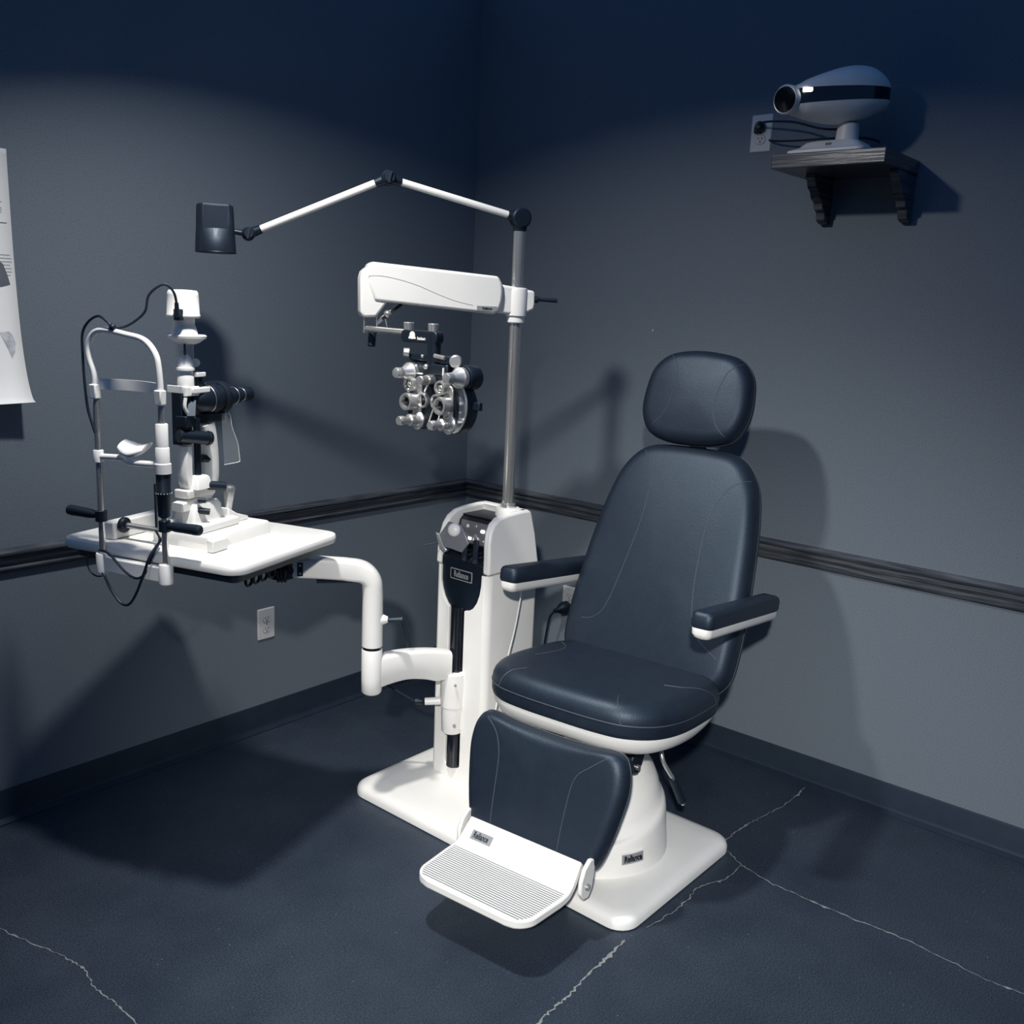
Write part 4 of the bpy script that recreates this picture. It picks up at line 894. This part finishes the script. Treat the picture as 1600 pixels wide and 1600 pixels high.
build('plug_body', MB().lathe((-.008, -.602, .392), V(-1, .25, -.1), [(.020, 0), (.027, .006), (.028, .026), (.021, .042), (.012, .055), (.008, .075)], 24), 'rubber', pg)
build('cord', MB().tube([(-.075, -.583, .384), (-.092, -.575, .365), (-.092, -.562, .31), (-.085, -.545, .22), (-.070, -.52, .12), (-.06, -.50, .03), (-.10, -.50, .008), (-.30, -.62, .007), (-.52, -.75, .006)], .005, 8, 6), 'rubber', pg)
pg2 = thing('projector_plug', 'small black plug in the outlet beside the projector', 'plug', (-.01, -1.27, 2.20))
build('plug_body', MB().lathe((-.008, -1.270, 2.199), V(-1, -.1, 0), [(.014, 0), (.016, .005), (.016, .018), (.009, .030)], 18), 'rubber', pg2)
build('plug_ear', MB().box((-.014, -1.262, 2.190), (.012, .026, .022)), 'rubber', pg2, .004)
build('cord', MB().tube([(-.03, -1.272, 2.200), (-.045, -1.285, 2.204), (-.06, -1.33, 2.203), (-.08, -1.42, 2.190), (-.10, -1.52, 2.160), (-.12, -1.60, 2.150), (-.15, -1.64, 2.150)], .0035, 8, 6), 'rubber', pg2)
tag(build('signal_cable', MB().tube([(-.012, -1.305, 2.155), (-.03, -1.34, 2.147), (-.05, -1.42, 2.140), (-.06, -1.52, 2.137), (-.07, -1.62, 2.132), (-.09, -1.70, 2.11), (-.10, -1.74, 2.07)], .0032, 8, 6), 'rubber'), 'dark cable sagging from the high outlet behind the projector', 'cable')
tag(build('white_cord', MB().tube([(-.79, -.985, .74), (-.800, -.990, .698), (-.828, -.994, .593), (-.868, -1.0, .496), (-.912, -1.0, .348), (-.925, -1.0, .20), (-.90, -1.01, .052)], .0022, 8, 6), 'white'), 'thin white cord hanging down the side of the column', 'cord')

# ------------------------------------------------------------------ wall poster (curling at the foot)
po = thing('wall_poster', 'white paper anatomy poster curling away from the left wall', 'poster', (-2.16, 0, 1.26))
PWd = .55; PXr = -1.8835
prof = catmull([V(.004, 1.943, 0), V(.006, 1.80, 0), V(.010, 1.63, 0), (.022, 1.46, 0), V(.040, 1.345, 0), V(.060, 1.280, 0), V(.072, 1.262, 0)], 6)
def poster(u, i, off=0):
    p = prof[i]; q = prof[min(i+1, len(prof)-1)]; r_ = prof[max(i-1, 0)]; d = (q-r_).normalized(); nn = V(-d.y, d.x, 0); nn = nn if nn.x > 0 else -nn
    k = i/(len(prof)-1); e = max(0, (u-(PWd-.12))/.12)*k**4
    return V(PXr-PWd+u+.006*k*k, -(p.x+nn.x*off+.010*e), p.y+nn.y*off+.004*e)
mb = MB(); N = 10
grid = [[poster(PWd*j/N, i) for j in range(N+1)] for i in range(len(prof))]
for i in range(len(prof)-1):
    for j in range(N):
        a = [grid[i][j], grid[i][j+1], grid[i+1][j+1], grid[i+1][j]]; n0 = len(mb.v); mb.v += a; mb.f.append((n0, n0+1, n0+2, n0+3))
sh = build('sheet', mb, 'paper', po); so_ = sh.modifiers.new('thick', 'SOLIDIFY'); so_.thickness = .0006
def decal(name, u0, u1, z0, z1, m):
    def atz_(z):
        for i in range(len(prof)-1):
            if prof[i].y >= z >= prof[i+1].y:
                k = (prof[i].y-z)/(prof[i].y-prof[i+1].y); return prof[i].x+(prof[i+1].x-prof[i].x)*k
        return .05
    mb = MB(); n = 6
    for i in range(n):
        za, zb = z0+(z1-z0)*i/n, z0+(z1-z0)*(i+1)/n; n0 = len(mb.v)
        mb.v += [V(PXr-PWd+u, -(atz_(z)+.0012), z) for u, z in ((u0, za), (u1, za), (u1, zb), (u0, zb))]; mb.f.append((n0, n0+1, n0+2, n0+3))
    return build(name, mb, m, po)
rr = random.Random(3)
for z in (1.803, 1.787, 1.782, 1.776): decal('text_line', PWd-.10, PWd-.020-rr.random()*.006, z, z+.0022, 'ink')
decal('text_line', PWd-.3, PWd-.012, 1.748, 1.750, 'inkd')
for k in range(7): decal('text_line', PWd-.10, PWd-.006-rr.random()*.006, 1.663-.009*k, 1.665-.009*k, 'ink')
def wedge(name, poly, m):
    mb = MB(); pts = []
    for u, z in poly:
        x = 0
        for i in range(len(prof)-1):
            if prof[i].y >= z >= prof[i+1].y: k = (prof[i].y-z)/(prof[i].y-prof[i+1].y); x = prof[i].x+(prof[i+1].x-prof[i].x)*k
        pts.append(V(PXr-PWd+u, -(x+.0016), z))
    mb.v = pts; mb.f = [tuple(range(len(pts)))]
    return build(name, mb, m, po)
wedge('eye_drawing', [(PWd-.07, 1.665), (PWd-.030, 1.640), (PWd-.021, 1.612), (PWd-.015, 1.585), (PWd-.04, 1.578), (PWd-.07, 1.585)], 'inkd')
wedge('lens_drawing', [(PWd-.055, 1.455), (PWd-.030, 1.458), (PWd-.020, 1.445), (PWd-.016, 1.425), (PWd-.020, 1.402), (PWd-.030, 1.384), (PWd-.038, 1.410)], 'ghost')

bpy.context.view_layer.update()
